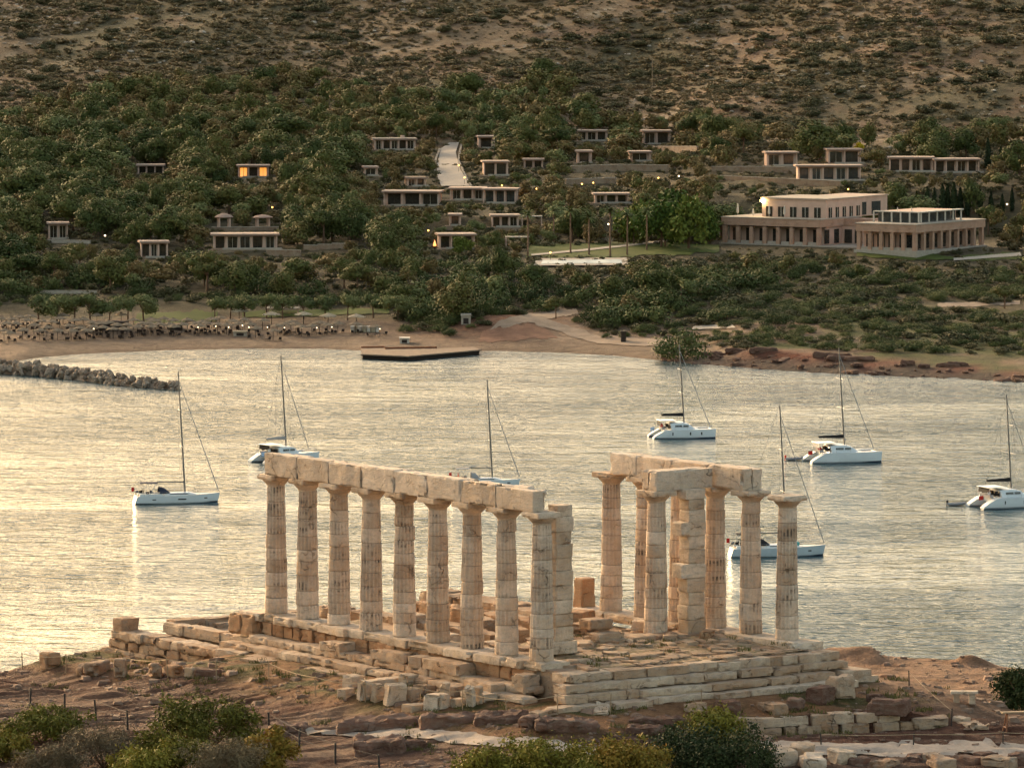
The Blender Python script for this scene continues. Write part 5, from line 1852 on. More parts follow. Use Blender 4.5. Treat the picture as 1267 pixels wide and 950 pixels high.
# glazed roof terrace on the right wing
tz = GH + PH + .2
for (xa, xb, ya, yb) in ((RX0 + 1.5, RX - 2.5, RY + 6, RY + 7), (RX - 3.2, RX - 2.4, RY + 7, RY + RD * .78)):
    pg = hbox('terrace_pergola', m_whitep, xa, xb + .8, ya - .2, yb, tz + 2.6, tz + 2.85)
    nn = 6
    for k in range(nn):
        f = k / (nn - 1)
        x, y = (xa + (xb - xa) * f, ya) if xb - xa > yb - ya else (xb, ya + (yb - ya) * f)
        hbox('post', m_whitep, x - .16, x + .16, y - .16, y + .16, tz, tz + 2.6, pg)
hbox('terrace_glazing', m_pane2, RX0 + 2, RX - 3.4, RY + 7.4, RY + 7.6, tz, tz + 2.5)
hbox('terrace_glazing', m_pane2, RX - 4.2, RX - 4.0, RY + 7.6, RY + RD * .78, tz, tz + 2.5)
hbox('terrace_room', m_plaster, RX0 + 2, RX - 4.3, RY + 8.5, RY + RD * .8, tz - .4, tz + 2.7)
# upper storey
UX0, UX1 = hl(934), hl(1011)
UY = 4.5
UZ = GH + PH - .1
UD = (1106 - 1011) * hs / sin(PITW)
UD1 = UD * .52
us = hbox('upper_storey', m_plaster, UX0, UX1, UY, UY + UD1, UZ, UZ + 4.9)
hbox('upper_rear_wing', m_plaster, UX0 + 4, UX1 - 2.2, UY + UD1, UY + UD, UZ, UZ + 4.9)
rf = hbox('roof', m_roof, UX0 - .3, UX1 + .3, UY - .3, UY + UD1 + .3, UZ + 4.9, UZ + 5.2)
hbox('roof', m_roof, UX0 + 4, UX1 - 1.9, UY + UD1 + .32, UY + UD + .3, UZ + 4.9, UZ + 5.18)
for k in range(5):
    x = UX0 + (UX1 - UX0) * (k + .6) / 5.3
    w_ = hbox('window', m_pane, x - .95, x + .95, UY - .1, UY + .05, UZ + .4, UZ + 3.0)
    hbox('frame', m_whitep, x - .06, x + .06, UY - .16, UY - .08, UZ + .4, UZ + 3.0, w_)
for k in range(5):
    y = UY + UD1 * (k + .6) / 5.2
    w_ = hbox('window', m_pane, UX1 - .05, UX1 + .1, y - .8, y + .8, UZ + .4, UZ + 3.0)
    hbox('frame', m_whitep, UX1 + .08, UX1 + .16, y - .06, y + .06, UZ + .4, UZ + 3.0, w_)
for k in range(2):
    y = UY + UD1 + (UD - UD1) * (k + .5) / 2.3
    hbox('window', m_pane2, UX1 - 2.3, UX1 - 2.1, y - 2.3, y + 2.3, UZ + .3, UZ + 3.6)
hbox('roof_edge', m_pale, UX0 - .4, UX1 + .4, UY - .4, UY + UD1 + .4, UZ + 5.2, UZ + 5.32, rf)
fl = MB()
fl.lathe([(.05, -.3), (.32, -.18), (.4, 0), (.32, .2), (.05, .3)], 12, (UX0 + .3, UY - .6, UZ + 4.4))
fl.build('flood_lamp', m_flood, hotel)
PROT.append((890, 233, 1234, 309, hc[1] + 34))

# closed white parasols on the terraces, single things
def parasol(x, y, z, h, label):
    P = np.array([hc[0], hc[1]]) + x * A_ + y * B_
    root = empty('closed_parasol', (P[0], P[1], HOTEL_Z + z))
    tag(root, label, 'parasol', 'closed parasols on the hotel terraces')
    mb = MB()
    mb.tube([(0, 0, 0), (0, 0, h)], .05, 6)
    mb.build('pole', m_whitep, root)
    mb = MB()
    mb.lathe([(.10, h * .28), (.30, h * .36), (.26, h * .6), (.15, h * .9), (.03, h)], 8)
    mb.build('canopy', m_whitep, root)
for k, (x, y, h) in enumerate(((LW + 3, 2.5, 3.6), (LW + 7.5, 2.6, 2.4))):
    parasol(x, y, GH + PH, h, ('tall closed white parasol at the left end of the hotel terrace', 'short closed white parasol next to the tall one on the hotel terrace')[k])
for k, (x, y, h) in enumerate(((LW + 12.5, 2.2, 3.4), (LW + 17, 2.2, 3.4))):
    parasol(x, y, GH + PH, h, ('closed white parasol in front of the left upper windows', 'closed white parasol in front of the third upper window')[k])
for k in range(2):
    parasol(RX0 + 5 + 4 * k, RY + 12, tz, 3.6, ('closed parasol above the glazed roof terrace, left one', 'closed parasol above the glazed roof terrace, right one')[k])

# ---------------------------------------------------------------- road, lawns, pool
m_road = mat_ground('road_concrete', (.33, .285, .24), .10, .4)
drape('road', ([(546, 232), (541, 220), (540, 208), (543, 196), (545, 186), (556, 178)], [(581, 232), (576, 222), (570, 212), (566, 200), (564, 190), (568, 178)]), m_road, .40, far_h, farp, (90, 8))
for a in ((541, 178, 570, 205), (541, 205, 574, 220), (546, 219, 580, 231)):
    PROT.append((*a, farp((a[0] + a[2]) / 2, a[1] + 1)[1] + 4))
t = NT('lawn_grass')
p_ = t.position()
cc = t.mix(t.rng(t.noise(p_, .15, 4), .3, .7), (.045, .062, .014), (.085, .100, .022))
m_lawn = t.out(t.mix(t.rng(t.noise(p_, 2.5, 4), .4, .7, 0, .5), cc, (.05, .06, .012)), .9, .1)
def lawn(pts, name='lawn', m=m_lawn, dz=.18, prot=True, n=(80, 12)):
    o = drape(name, pts, m, dz, far_h, farp, n, name in ('lawn', 'dirt_track', 'earth_bank', 'bare_earth'))
    if prot:
        u, l = pts
        for (xa, ya), (xb, yb), (xc, yc), (xd, yd) in zip(u[:-1], u[1:], l[:-1], l[1:]):
            PROT.append((min(xa, xc), min(ya, yb) , max(xb, xd), max(yc, yd) - 1, farp((xa + xb) / 2, min(ya, yb))[1]))
    return o
lawn(([(655, 305), (720, 302), (800, 300), (890, 303)], [(650, 319), (720, 319), (800, 318), (890, 312)]))
lawn(([(1060, 309), (1130, 313), (1180, 318)], [(1060, 318), (1130, 322), (1180, 322)]))
lawn(([(1190, 318), (1262, 312)], [(1190, 324), (1267, 321)]))
lawn(([(170, 389), (270, 385)], [(165, 402), (268, 398)]))
lawn(([(300, 387), (400, 384), (480, 382)], [(300, 394), (400, 391), (482, 388)]))
lawn(([(657, 316), (730, 309), (800, 301), (852, 295)], [(658, 318), (730, 311.5), (800, 303.5), (853, 297)]), 'garden_path', m_pale, .32, False)
lawn(([(1180, 321), (1262, 314)], [(1180, 324), (1265, 318)]), 'garden_path', m_pale, .32, False)
lawn(([(664, 322), (775, 321)], [(660, 331), (778, 330)]), 'pool_terrace', m_pale, .45, False)
PROT.append((662, 321, 776, 326, farp(720, 321)[1]))
lawn(([(672, 324.5), (768, 323.5)], [(669, 329), (770, 328)]), 'pool_water', m_poolw, .50, False)
# ---------------------------------------------------------------- lamps
def lamp(px_, py_, h, label, m=m_lamp, r=.24, group='lit garden lamps among the villas'):
    p = farp(px_, py_ + h / scale_at(farp(px_, py_)))
    if p is None:
        return
    root = empty('garden_lamp', tuple(p))
    tag(root, label, 'lamp', group)
    mb = MB()
    mb.tube([(0, 0, -.2), (0, 0, h - r)], .05, 6)
    mb.build('post', m_dark, root)
    mb = MB()
    mb.lathe([(.03, h - r), (r * .8, h - r * .5), (r, h), (r * .7, h + r * .6), (.03, h + r * .9)], 10)
    mb.build('lamp_globe', m, root)
    PROT.append((px_ - 2, py_ - 2, px_ + 2, py_ + 2, p[1]))
LL = [(567.6, 205, 'yellow lamp beside the middle of the road'), (574.8, 220, 'yellow lamp beside the foot of the road'), (621, 230, 'orange lamp right of the road foot villas'), (530, 285.5, 'yellow lamp above the firelit terrace'), (337, 257, 'yellow lamp above the right gazebo'),
      (720, 228, 'left lamp on the wall behind the palms'), (734, 226.6, 'right lamp on the wall behind the palms'), (814.6, 220.6, 'orange lamp at the right end of the long terrace wall'), (840, 218.4, 'white lamp near the path above the bright trees'), (768, 273.7, 'lamp low among the bright green trees'),
      (681, 313, 'lamp on the left corner of the palm lawn'), (752.7, 278, 'pale lamp between the palms'), (1049.5, 235, 'lamp on the wall behind the hotel roof'), (1246, 253, 'pale lamp among the cypresses at the right edge'), (130, 292, 'white lamp in the dark trees at left'), (664, 234, 'dim orange lamp right of the pink villas')]
for k, (x, y, lb) in enumerate(LL):
    lamp(x, y, 2.2, lb, m_lampw if 'white' in lb or 'pale' in lb else m_lamp)
p = farp(538, 309)
fp = empty('fire_bowl', tuple(p + np.array([0, -2.6, .3])))
tag(fp, 'burning fire bowl on the villa terrace', 'fire bowl')
mb = MB()
mb.lathe([(.2, .2), (.55, .6), (.6, .75), (.3, .7)], 12)
mb.build('bowl', m_dark, fp)
mb = MB()
mb.lathe([(.35, .7), (.42, 1.0), (.22, 1.7), (.04, 2.3)], 10)
mb.build('flame', m_fire, fp)
PROT.append((533, 298, 543, 309, p[1] - 3))

m_track = mat_ground('dirt_track', (.26, .188, .135), .25, .3)
m_redbank = mat_ground('red_earth', (.20, .10, .062), .3, .3)
lawn(([(616, 399), (655, 388), (690, 384), (712, 381)], [(606, 409), (652, 399), (692, 393), (716, 388)]), 'dirt_track', m_track, .10, True)
lawn(([(664, 394), (700, 403), (745, 417), (835, 420)], [(650, 399), (690, 410), (738, 426), (835, 430)]), 'dirt_track', m_track, .13, True)
lawn(([(596, 412), (640, 402), (668, 401)], [(592, 424), (640, 421), (690, 418)]), 'earth_bank', m_redbank, .08, True)
lawn(([(858, 405), (905, 402)], [(856, 409), (910, 407)]), 'concrete_pad', m_pale, .25, True)
lawn(([(1160, 376), (1262, 372)], [(1160, 381), (1262, 377)]), 'bare_earth', m_track, .10, True)

garden_wall([(571, 180), (567, 200), (577, 222), (583, 232)], .45, 'low pale parapet along the right edge of the winding road', m=m_pale, prot=False, thick=.4)
garden_wall([(544, 186), (539, 200), (538, 214), (542, 228)], .45, 'low stone parapet along the left edge of the winding road', m=m_wallst, prot=False, thick=.4)
# ------------------------------------------------------------------ vegetation of the far shore
rv = np.random.default_rng(77)
PR = np.array(PROT)
def clear_of(px_, py0, py1, r_px, Y, slack=3.2):
    """True where a plant standing at px_, rows py0 (top) to py1, would hide none of the protected windows"""
    ok = np.ones(len(px_), bool)
    for x0, y0, x1, y1, Yp in PR:
        hit = (px_ + r_px > x0 + slack) & (px_ - r_px < x1 - slack) & (py0 < y1 - slack) & (py1 > y0 + slack) & (Y < Yp + 9)
        ok &= ~hit
    return ok
def inv_poly(x, pts):
    pts = np.array(pts, float)
    return np.interp(x, pts[:, 0], pts[:, 1])
def keep(px_, py_, lo, hi):
    return (py_ > inv_poly(px_, lo)) & (py_ < inv_poly(px_, hi))

def tree_proto(kind, seed):
    """one unit-height tree: returns (crown verts, quads, tint, material, trunk MB)"""
    rg = np.random.default_rng(seed)
    mb = MB()
    if kind == 'pine':
        r, base = rg.uniform(.40, .52), .10
        C, Q = crown_lobes(rg, r, .98 - base, int(rg.integers(11, 16)), base, .66)
        Q *= .92
        V, F, T = leaves(rg, C, Q, 2600, .026, flat=.80, jitter=.32, up=.5, hollow=.72)
        m = m_pine
    elif kind == 'umbrella':
        r, base = rg.uniform(.44, .54), .40
        C, Q = crown_lobes(rg, r, .60, 11, base, .72)
        V, F, T = leaves(rg, C, Q * .9, 2200, .026, flat=.55, jitter=.32, up=.5, hollow=.7)
        m = m_pine
    elif kind == 'olive':
        r, base = rg.uniform(.46, .56), .26
        C, Q = crown_lobes(rg, r, .72, 10, base, .66)
        V, F, T = leaves(rg, C, Q * .9, 2200, .027, flat=.75, jitter=.38, up=.5, hollow=.62)
        m = m_olive
    elif kind == 'fresh':
        r, base = rg.uniform(.46, .56), .02
        C, Q = crown_lobes(rg, r, .97, 22, base, .74)
        V, F, T = leaves(rg, C, Q * .85, 2600, .034, flat=.8, jitter=.85, hollow=.45)
        m = m_bright
    elif kind == 'mastic':
        r, base = rg.uniform(.80, 1.0), .0
        C, Q = crown_lobes(rg, r, .95, 16, base, .78)
        V, F, T = leaves(rg, C, np.minimum(Q, .42), 2200, .042, flat=.75, jitter=.4, up=.4, hollow=.7)
        V[:, 2] = np.maximum(V[:, 2], .0)
        m = m_mastic
    elif kind == 'shrub':
        r, base = rg.uniform(.75, 1.0), .0
        C, Q = crown_lobes(rg, r, .85, 11, base, .74)
        V, F, T = leaves(rg, C, np.minimum(Q, .5), 900, .070, flat=.72, jitter=.5, up=.4, hollow=.65)
        V[:, 2] = np.maximum(V[:, 2], .0)
        m = m_scrub
    if kind not in ('shrub', 'mastic'):
        hh = C[:, 2].mean()
        ln = rg.normal(0, .03, 2)
        mb.tube([(0, 0, -.08), (ln[0] * .5, ln[1] * .5, hh * .5), (ln[0], ln[1], hh)], [.030, .022, .012], 6)
        for k in range(4):
            e = C[rg.integers(len(C))]
            mb.tube([(ln[0] * .6, ln[1] * .6, hh * .6), tuple(e)], [.014, .005], 5)
    else:
        for k in range(4):
            e = C[rg.integers(len(C))]
            mb.tube([(0, 0, -.05), tuple(e * .8)], [.03, .01], 4)
    return V, F, T, m, mb
PROTO = {}
for kind, n in (('pine', 6), ('umbrella', 3), ('olive', 4), ('fresh', 3), ('shrub', 6), ('mastic', 5)):
    PROTO[kind] = []
    for k in range(n):
        V, F, T, m, mb = tree_proto(kind, 900 + k * 13 + len(kind))
        me = fast_mesh('crown' if kind not in ('shrub', 'mastic') else 'foliage', V, F, m, tint=T)
        tm = bpy.data.meshes.new('trunk')
        tm.from_pydata(np.concatenate(mb.v).tolist(), [], mb.f)
        tm.materials.append(m_bark)
        PROTO[kind].append((V, F, T, me, tm))
def plant(kind, P, h, rz, name, label, cat, group, wide=1.0):
    V, F, T, me, tm = PROTO[kind][int(rv.integers(len(PROTO[kind])))]
    o = empty(name, tuple(P), rz)
    o.scale = (h * wide, h * wide, h)
    tag(o, label, cat, group)
    link('crown' if kind not in ('shrub', 'mastic') else 'foliage', me, o)
    link('trunk' if kind not in ('shrub', 'mastic') else 'stem', tm, o)
    return o
def mass(name, items, m, label, cat, thin=1.0):
    """many plants merged into one object (kind stuff): items = (kind, P, h, rz, wide)"""
    VV, FF, TT, n = [], [], [], 0
    for kind, P, h, rz, wide in items:
        V, F, T = PROTO[kind][int(rv.integers(len(PROTO[kind])))][:3]
        nq = len(F)
        if thin < 1:
            k = rv.permutation(nq)[:int(nq * thin)]
            V = V.reshape(-1, 4, 3)[k]
            c_ = V.mean(1, keepdims=True)
            V = ((V - c_) * (1 / math.sqrt(thin)) + c_).reshape(-1, 3)
            T = T[k]
            nq = len(k)
        c, s = cos(rz), sin(rz)
        W_ = np.stack([(V[:, 0] * c - V[:, 1] * s) * h * wide + P[0], (V[:, 0] * s + V[:, 1] * c) * h * wide + P[1], V[:, 2] * h + P[2]], 1)
        VV.append(W_)
        TT.append(np.clip(T + rv.normal(.35, .30), 0, 1.8))
        n += nq
    V = np.concatenate(VV)
    me = fast_mesh(name, V, np.arange(4 * n).reshape(-1, 4), m, tint=np.concatenate(TT))
    return tag(link(name, me), label, cat, kind='stuff')

def sites(y0, y1, step, margin=220):
    ys_ = np.arange(y0, y1, step)
    out = []
    for y in ys_:
        xm = (633.5 + margin) / F_PX * y
        xs_ = np.arange(-xm, xm, step)
        out.append(np.stack([xs_ + rv.uniform(-.48, .48, len(xs_)) * step, y + rv.uniform(-.48, .48, len(xs_)) * step], 1))
    S = np.concatenate(out)
    Z = far_h(S[:, 0], S[:, 1])
    P = np.concatenate([S, Z[:, None]], 1)
    px_, py_ = project(P)
    sc_ = (P[:, 1] * CP - (P[:, 2] - CAM_Z) * SP) / F_PX
    return P, px_, py_, sc_
# wood outline in the photo: upper edge and lower edge
WOOD_UP = [(-300, 150), (0, 150), (60, 142), (130, 118), (260, 106), (360, 104), (450, 118), (560, 132), (640, 118), (690, 100), (720, 140), (780, 168), (850, 150), (900, 175), (960, 182), (1040, 180), (1090, 186), (1150, 182), (1200, 178), (1267, 176), (1560, 176)]
WOOD_LO = [(-300, 374), (60, 372), (190, 368), (260, 368), (480, 374), (520, 402), (600, 400), (612, 386), (690, 386), (705, 396), (760, 408), (840, 398), (880, 368), (960, 356), (1080, 350), (1180, 346), (1560, 338)]
P, px_, py_, sc_ = sites(1290, 1960, 7.0)
inw = keep(px_, py_, WOOD_UP, WOOD_LO)
dens = .86 + .3 * fbm(P[:, 0] / 40, P[:, 1] / 40, seed=81)
right = smooth(860, 930, px_)
dens = dens - right * .42 * smooth(330, 300, py_) - right * .25 * smooth(230, 205, py_)
inw &= rv.uniform(size=len(P)) < dens
P, px_, py_, sc_ = P[inw], px_[inw], py_[inw], sc_[inw]
hbase = 9.0 * rv.lognormal(0, .24, len(P)) + 2.4 * fbm(P[:, 0] / 60, P[:, 1] / 60, seed=82)
hbase = np.where(py_ < 175, hbase * .86, hbase)
hsel = np.zeros(len(P))
for f in (1.0, .80, .62, .46, .33, .22):
    h = np.clip(hbase, 4.0, 14) * f
    r = h * .50 / sc_ + 1
    ok = (hsel == 0) & clear_of(px_, py_ - h / sc_, py_, r, P[:, 1])
    hsel = np.where(ok, h, hsel)
trees, shrubs = [], []
for k in range(len(P)):
    h = hsel[k]
    if h == 0:
        continue
    if h < 2.7:
        shrubs.append((P[k], max(1.0, h * .75), px_[k], py_[k], sc_[k]))
    else:
        q = rv.uniform()
        kind = 'pine' if q < .66 else 'umbrella' if q < .82 else 'olive'
        if py_[k] > 318 and rv.uniform() < (.75 if px_[k] > 560 else .45):
            kind = 'mastic'
            h = min(h * .55, 5.0)
        trees.append((kind, P[k], h * (1 if kind != 'olive' else .75), px_[k], py_[k], sc_[k]))
trees.sort(key=lambda t_: -t_[2] / t_[5])
def zone(x, y):
    a = 'left of the winding road' if x < 470 else 'around the winding road' if x < 640 else 'behind the palm lawn' if x < 880 else 'around the hotel'
    b = 'high in the wood' if y < 200 else 'in mid wood' if y < 300 else 'low in the wood'
    return b + ' ' + a
NAMES = {'pine': ('pine_tree', 'rounded olive brown pine tree', 'pine tree'), 'umbrella': ('umbrella_pine', 'flat crowned umbrella pine', 'pine tree'), 'olive': ('olive_tree', 'grey green olive tree', 'olive tree'), 'fresh': ('leafy_tree', 'fresh green leafy tree', 'tree'), 'mastic': ('mastic_bush', 'dense dark green rounded bush', 'bush')}
cnt = 0
rest = {k: [] for k in NAMES}
for kind, p, h, x, y, s in trees:
    vis = -10 < x < 1277
    if cnt < 300 and vis:
        nm, lb, cat = NAMES[kind]
        z_ = zone(x, y)
        plant(kind, p, h, rv.uniform(0, 6.28), nm, lb + ' ' + z_, cat, lb + 's ' + z_, rv.uniform(.72, 1.35))
        cnt += 1
    else:
        rest[kind].append((kind, p, h, rv.uniform(0, 6.28), rv.uniform(.72, 1.35)))
mass('pine_wood', rest['pine'] + rest['umbrella'], m_pine, 'dense olive brown pine wood covering the slope between the villas', 'wood', .45)
mass('olive_wood', rest['olive'], m_olive, 'grey green olive trees mixed through the pine wood', 'wood', .45)
if rest['mastic']:
    mass('bush_belt', rest['mastic'], m_mastic, 'dense dark green rounded bushes massed between the trees', 'bushes', .45)
if rest['fresh']:
    mass('leafy_wood', rest['fresh'], m_bright, 'scattered fresh green trees mixed through the pine wood', 'wood', .45)

# named trees
def at_px(kind, x, ybase, hpx, name, label, cat, group=None, wide=1.0):
    p = farp(x, ybase)
    return plant(kind, p, hpx * scale_at(p), rv.uniform(0, 6.28), name, label, cat, group, wide)
for k, (x, y, h, w_, lb) in enumerate(((852, 308, 80, .85, 'tallest bright green leafy tree left of the hotel'), (818, 306, 68, .9, 'bright green leafy tree in the middle of the group left of the hotel'), (784, 303, 56, .95, 'bright green leafy tree at the left end of the group by the palms'),
                                     (838, 296, 74, .9, 'bright green leafy tree at the back of the group left of the hotel'), (872, 302, 56, .75, 'bright green leafy tree nearest the left end of the hotel'), (802, 297, 60, .95, 'yellowish leafy tree behind the middle of the bright green group'))):
    at_px('fresh', x, y, h, 'leafy_tree', lb, 'tree', 'bright green trees left of the hotel', w_)
at_px('fresh', 572, 316, 28, 'leafy_tree', 'small yellow green tree in front of the firelit villa', 'tree')
row1 = [(48, 403), (70, 404), (92, 402), (112, 403), (135, 404), (158, 403), (178, 402)]
for x, y in row1:
    at_px('olive', x, y - 3, rv.uniform(36, 42), 'olive_tree', 'round grey green tree of the dense row behind the left end of the beach', 'olive tree', 'dense tree row behind the left beach', 1.15)
row2 = [(266, 400), (285, 397), (303, 399), (330, 396), (350, 397), (376, 397), (402, 396), (430, 398), (462, 396), (492, 399), (545, 398)]
for x, y in row2:
    at_px('olive', x, y - 2, rv.uniform(32, 40), 'olive_tree', 'rounded olive tree on the lawn strip behind the middle of the beach', 'olive tree', 'olive trees along the lawn behind the beach', rv.uniform(.95, 1.15))
at_px('mastic', 843, 444, 40, 'shore_tree', 'dark round tree hanging over the water right of the boat ramp', 'tree', None, .95)
at_px('umbrella', 1243, 382, 34, 'shore_tree', 'spreading umbrella pine on the bare ground near the right edge', 'tree', None, 1.2)
at_px('umbrella', 688, 394, 30, 'shore_tree', 'small leaning pine beside the pale track above the boat ramp', 'tree', None, 1.1)

# palms
def palm_mesh(seed):
    rg = np.random.default_rng(seed)
    V, F = [], []
    for k in range(34):
        a = rg.uniform(0, 2 * pi)
        el = rg.uniform(-.5, 1.25)
        L = rg.uniform(1.9, 2.6)
        pts = []
        for s in np.linspace(0, 1, 6):
            pts.append((L * s * cos(el) * cos(a), L * s * cos(el) * sin(a), L * s * sin(el) - .8 * s * s))
        w = .42
        for i in range(5):
            n = len(V)
            pa, pb = np.array(pts[i]), np.array(pts[i + 1])
            sd = np.array([-sin(a), cos(a), 0])
            wa, wb = w * (1 - i / 6), w * (1 - (i + 1) / 6)
            V += [pa - sd * wa + (0, 0, -.1), pa, pb, pb - sd * wb + (0, 0, -.1), pa + sd * wa + (0, 0, -.1), pb + sd * wb + (0, 0, -.1)]
            F += [(n, n + 1, n + 2, n + 3), (n + 1, n + 4, n + 5, n + 2)]
    me = bpy.data.meshes.new('crown')
    me.from_pydata([tuple(v) for v in V], [], F)
    me.materials.append(m_palm)
    a_ = me.attributes.new('tint', 'FLOAT', 'FACE')
    a_.data.foreach_set('value', rg.uniform(0, 1, len(F)).astype(np.float32))
    return me
pm = [palm_mesh(k) for k in range(3)]
PALM = [(653, 318, 58), (685, 302, 46), (706, 314, 58), (729, 316, 52), (755, 318, 62), (776, 316, 56), (800, 310, 54), (823, 305, 48)]
ORD = ['leftmost palm beside the thin pergolas', 'short palm left of the second thin pergola trunk', 'tall palm third from the left of the row', 'palm with a pale trunk fourth from the left', 'tallest palm in the middle of the lawn row', 'palm third from the right before the bright trees', 'palm second from the right before the bright trees', 'rightmost palm of the row close to the bright trees']
for k, (x, y, hpx) in enumerate(PALM):
    p = farp(x, y)
    h = hpx * scale_at(p)
    o = empty('palm_tree', tuple(p), k)
    tag(o, ORD[k], 'palm tree', 'palms in a row on the lawn')
    mb = MB()
    mb.tube([(0, 0, -.4), (.08, 0, h * .5), (.0, .05, h - .9)], [.26, .20, .19], 8)
    mb.build('trunk', m_palmbark, o)
    link('crown', pm[k % 3], o, (0, .05, h - 1.0))

# cypresses
def cyp_mesh(seed):
    rg = np.random.default_rng(seed)
    n = 900
    z = rg.uniform(0, 1, n) ** .9
    r = .125 * np.sin(np.clip(z * .93 + .07, 0, 1) * pi) ** .6 * (1 - .45 * z) * rg.uniform(.6, 1.1, n)
    a = rg.uniform(0, 2 * pi, n)
    P_ = np.stack([r * np.cos(a), r * np.sin(a), z], 1)
    nr = np.stack([np.cos(a), np.sin(a), .3 + 0 * a], 1) + .5 * rg.normal(size=(n, 3))
    nr /= np.linalg.norm(nr, axis=1, keepdims=True)
    u = np.cross(nr, (0, 0, 1.0))
    u /= np.linalg.norm(u, axis=1, keepdims=True)
    v = np.cross(nr, u)
    s = .022 * rg.uniform(.6, 1.3, (n, 1))
    V = np.stack([P_ - u * s - v * s * 1.8, P_ + u * s - v * s * 1.4, P_ + u * s * .6 + v * s * 2.0, P_ - u * s * .6 + v * s * 1.7], 1).reshape(-1, 3)
    return fast_mesh('crown', V, np.arange(4 * n).reshape(-1, 4), m_cypress, tint=rg.uniform(0, 1, n))
cm = [cyp_mesh(k) for k in range(3)]
CYP = [(1108, 262, 24), (1119, 264, 30), (1134, 264, 27), (1147, 266, 34), (1156, 264, 31), (1166, 266, 38), (1172, 264, 34), (1180, 267, 40), (1188, 266, 33), (1197, 268, 30), (1213, 268, 32), (1226, 269, 30), (1240, 268, 26), (1222, 208, 36), (1238, 212, 30), (1252, 262, 28)]
for k, (x, y, hpx) in enumerate(CYP):
    p = farp(x, y)
    h = hpx * scale_at(p)
    hi = y < 230
    o = empty('cypress', tuple(p), k * 1.3)
    o.scale = (h * 1.1, h * 1.1, h)
    tag(o, 'slender dark cypress high on the right slope above the long flat villa' if hi else 'slender dark cypress of the row behind the right wing of the hotel', 'cypress', 'cypresses on the upper right slope' if hi else 'cypress row behind the hotel')
    link('crown', cm[k % 3], o)

# flowering bushes
for x, y, c, lb in ((964, 203, (.42, .03, .05), 'crimson flowering bush at the porch of the villa behind the hotel'), (1062, 188, (.55, .40, .02), 'bright yellow bush beside the tall upper villa')):
    p = farp(x, y)
    rg = np.random.default_rng(int(x))
    m_ = mat_leaf('blossom', [(.1, tuple(q * .6 for q in c)), (.9, c)])
    C, Q = crown_lobes(rg, 2.0, 2.4, 8, .2)
    o = link('flowering_bush', leaf_mesh('flowering_bush', m_, rg, C, Q, 500, .22), None, tuple(p + np.array([0, -1.5, .3])))
    tag(o, lb, 'bush')

# low shrubs of gardens, shore and hillside
P, px_, py_, sc_ = sites(1205, 1420, 4.6)
LO2 = [(-300, 379), (60, 379), (190, 377), (260, 378), (470, 379), (500, 412), (560, 416), (612, 404), (630, 396), (700, 397), (745, 421), (830, 420), (870, 430), (960, 432), (1080, 434), (1180, 438), (1560, 452)]
UP2 = [(-300, 366), (180, 366), (480, 372), (600, 380), (700, 378), (840, 386), (880, 350), (1560, 330)]
ok = keep(px_, py_, UP2, LO2)
dn = np.where(px_ > 850, 1.0 + .9 * fbm(P[:, 0] / 16, P[:, 1] / 12, seed=91), .8)
dn = np.where((px_ > 1120) & (py_ > 370) & (py_ < 410), dn - .3, dn)
ok &= rv.uniform(size=len(P)) < dn
h = np.clip(rv.lognormal(.42, .4, len(P)), .6, 3.2) * np.where(py_ > 412, .8, 1.0)
ok &= clear_of(px_, py_ - h / sc_, py_, h / sc_, P[:, 1])
for k in np.nonzero(ok)[0]:
    shrubs.append((P[k], h[k], px_[k], py_[k], sc_[k]))
# fill between the trees of the villa slope
P, px_, py_, sc_ = sites(1330, 1800, 4.6)
ok = keep(px_, py_, WOOD_UP, WOOD_LO) & (rv.uniform(size=len(P)) < .75)
hh = np.clip(rv.lognormal(.15, .35, len(P)), .6, 2.2)
hs_ = np.zeros(len(P))
for f in (1.0, .6, .4):
    g = clear_of(px_, py_ - hh * f / sc_, py_, hh * f / sc_, P[:, 1]) & (hs_ == 0)
    hs_ = np.where(g, hh * f, hs_)
ok &= hs_ > 0
under = [('shrub', P[k], hs_[k], rv.uniform(0, 6.28), rv.uniform(1.0, 1.5)) for k in np.nonzero(ok)[0]]
mass('undergrowth', under, m_scrub, 'low dark undergrowth filling the gaps between trees and villas', 'undergrowth', .25)
shrubs.sort(key=lambda q: -q[1] / q[4])
n_s, n_m = 0, 0
more, morem = [], []
for p, h, x, y, s in shrubs:
    vis = -8 < x < 1275
    kind = 'mastic' if (y > 345 and rv.uniform() < .65) else 'shrub'
    wd = rv.uniform(1.2, 1.9) if x > 850 else rv.uniform(.9, 1.5)
    if x > 850:
        lb, g = 'on the right headland', 'on the right headland'
    elif y > 372:
        lb, g = 'between the wood and the boat ramp', 'between wood and boat ramp'
    else:
        lb, g = 'in the gardens below the villas', 'in the gardens below the villas'
    if kind == 'shrub' and n_s < 300 and vis:
        plant('shrub', p, h, rv.uniform(0, 6.28), 'shrub', 'olive brown low shrub ' + lb, 'shrub', 'shrubs ' + g, wd)
        n_s += 1
    elif kind == 'mastic' and n_m < 220 and vis:
        plant('mastic', p, h, rv.uniform(0, 6.28), 'mastic_shrub', 'dark green mounded shrub ' + lb, 'shrub', 'dark green shrubs ' + g, wd)
        n_m += 1
    else:
        (more if kind == 'shrub' else morem).append((kind, p, h, rv.uniform(0, 6.28), wd))
if more:
    mass('shrubbery', more, m_scrub, 'smaller shrubs scattered between the larger ones above the shore', 'shrubs', .5)
if morem:
    mass('green_shrubbery', morem, m_mastic, 'smaller dark green shrubs scattered above the shore', 'shrubs', .4)

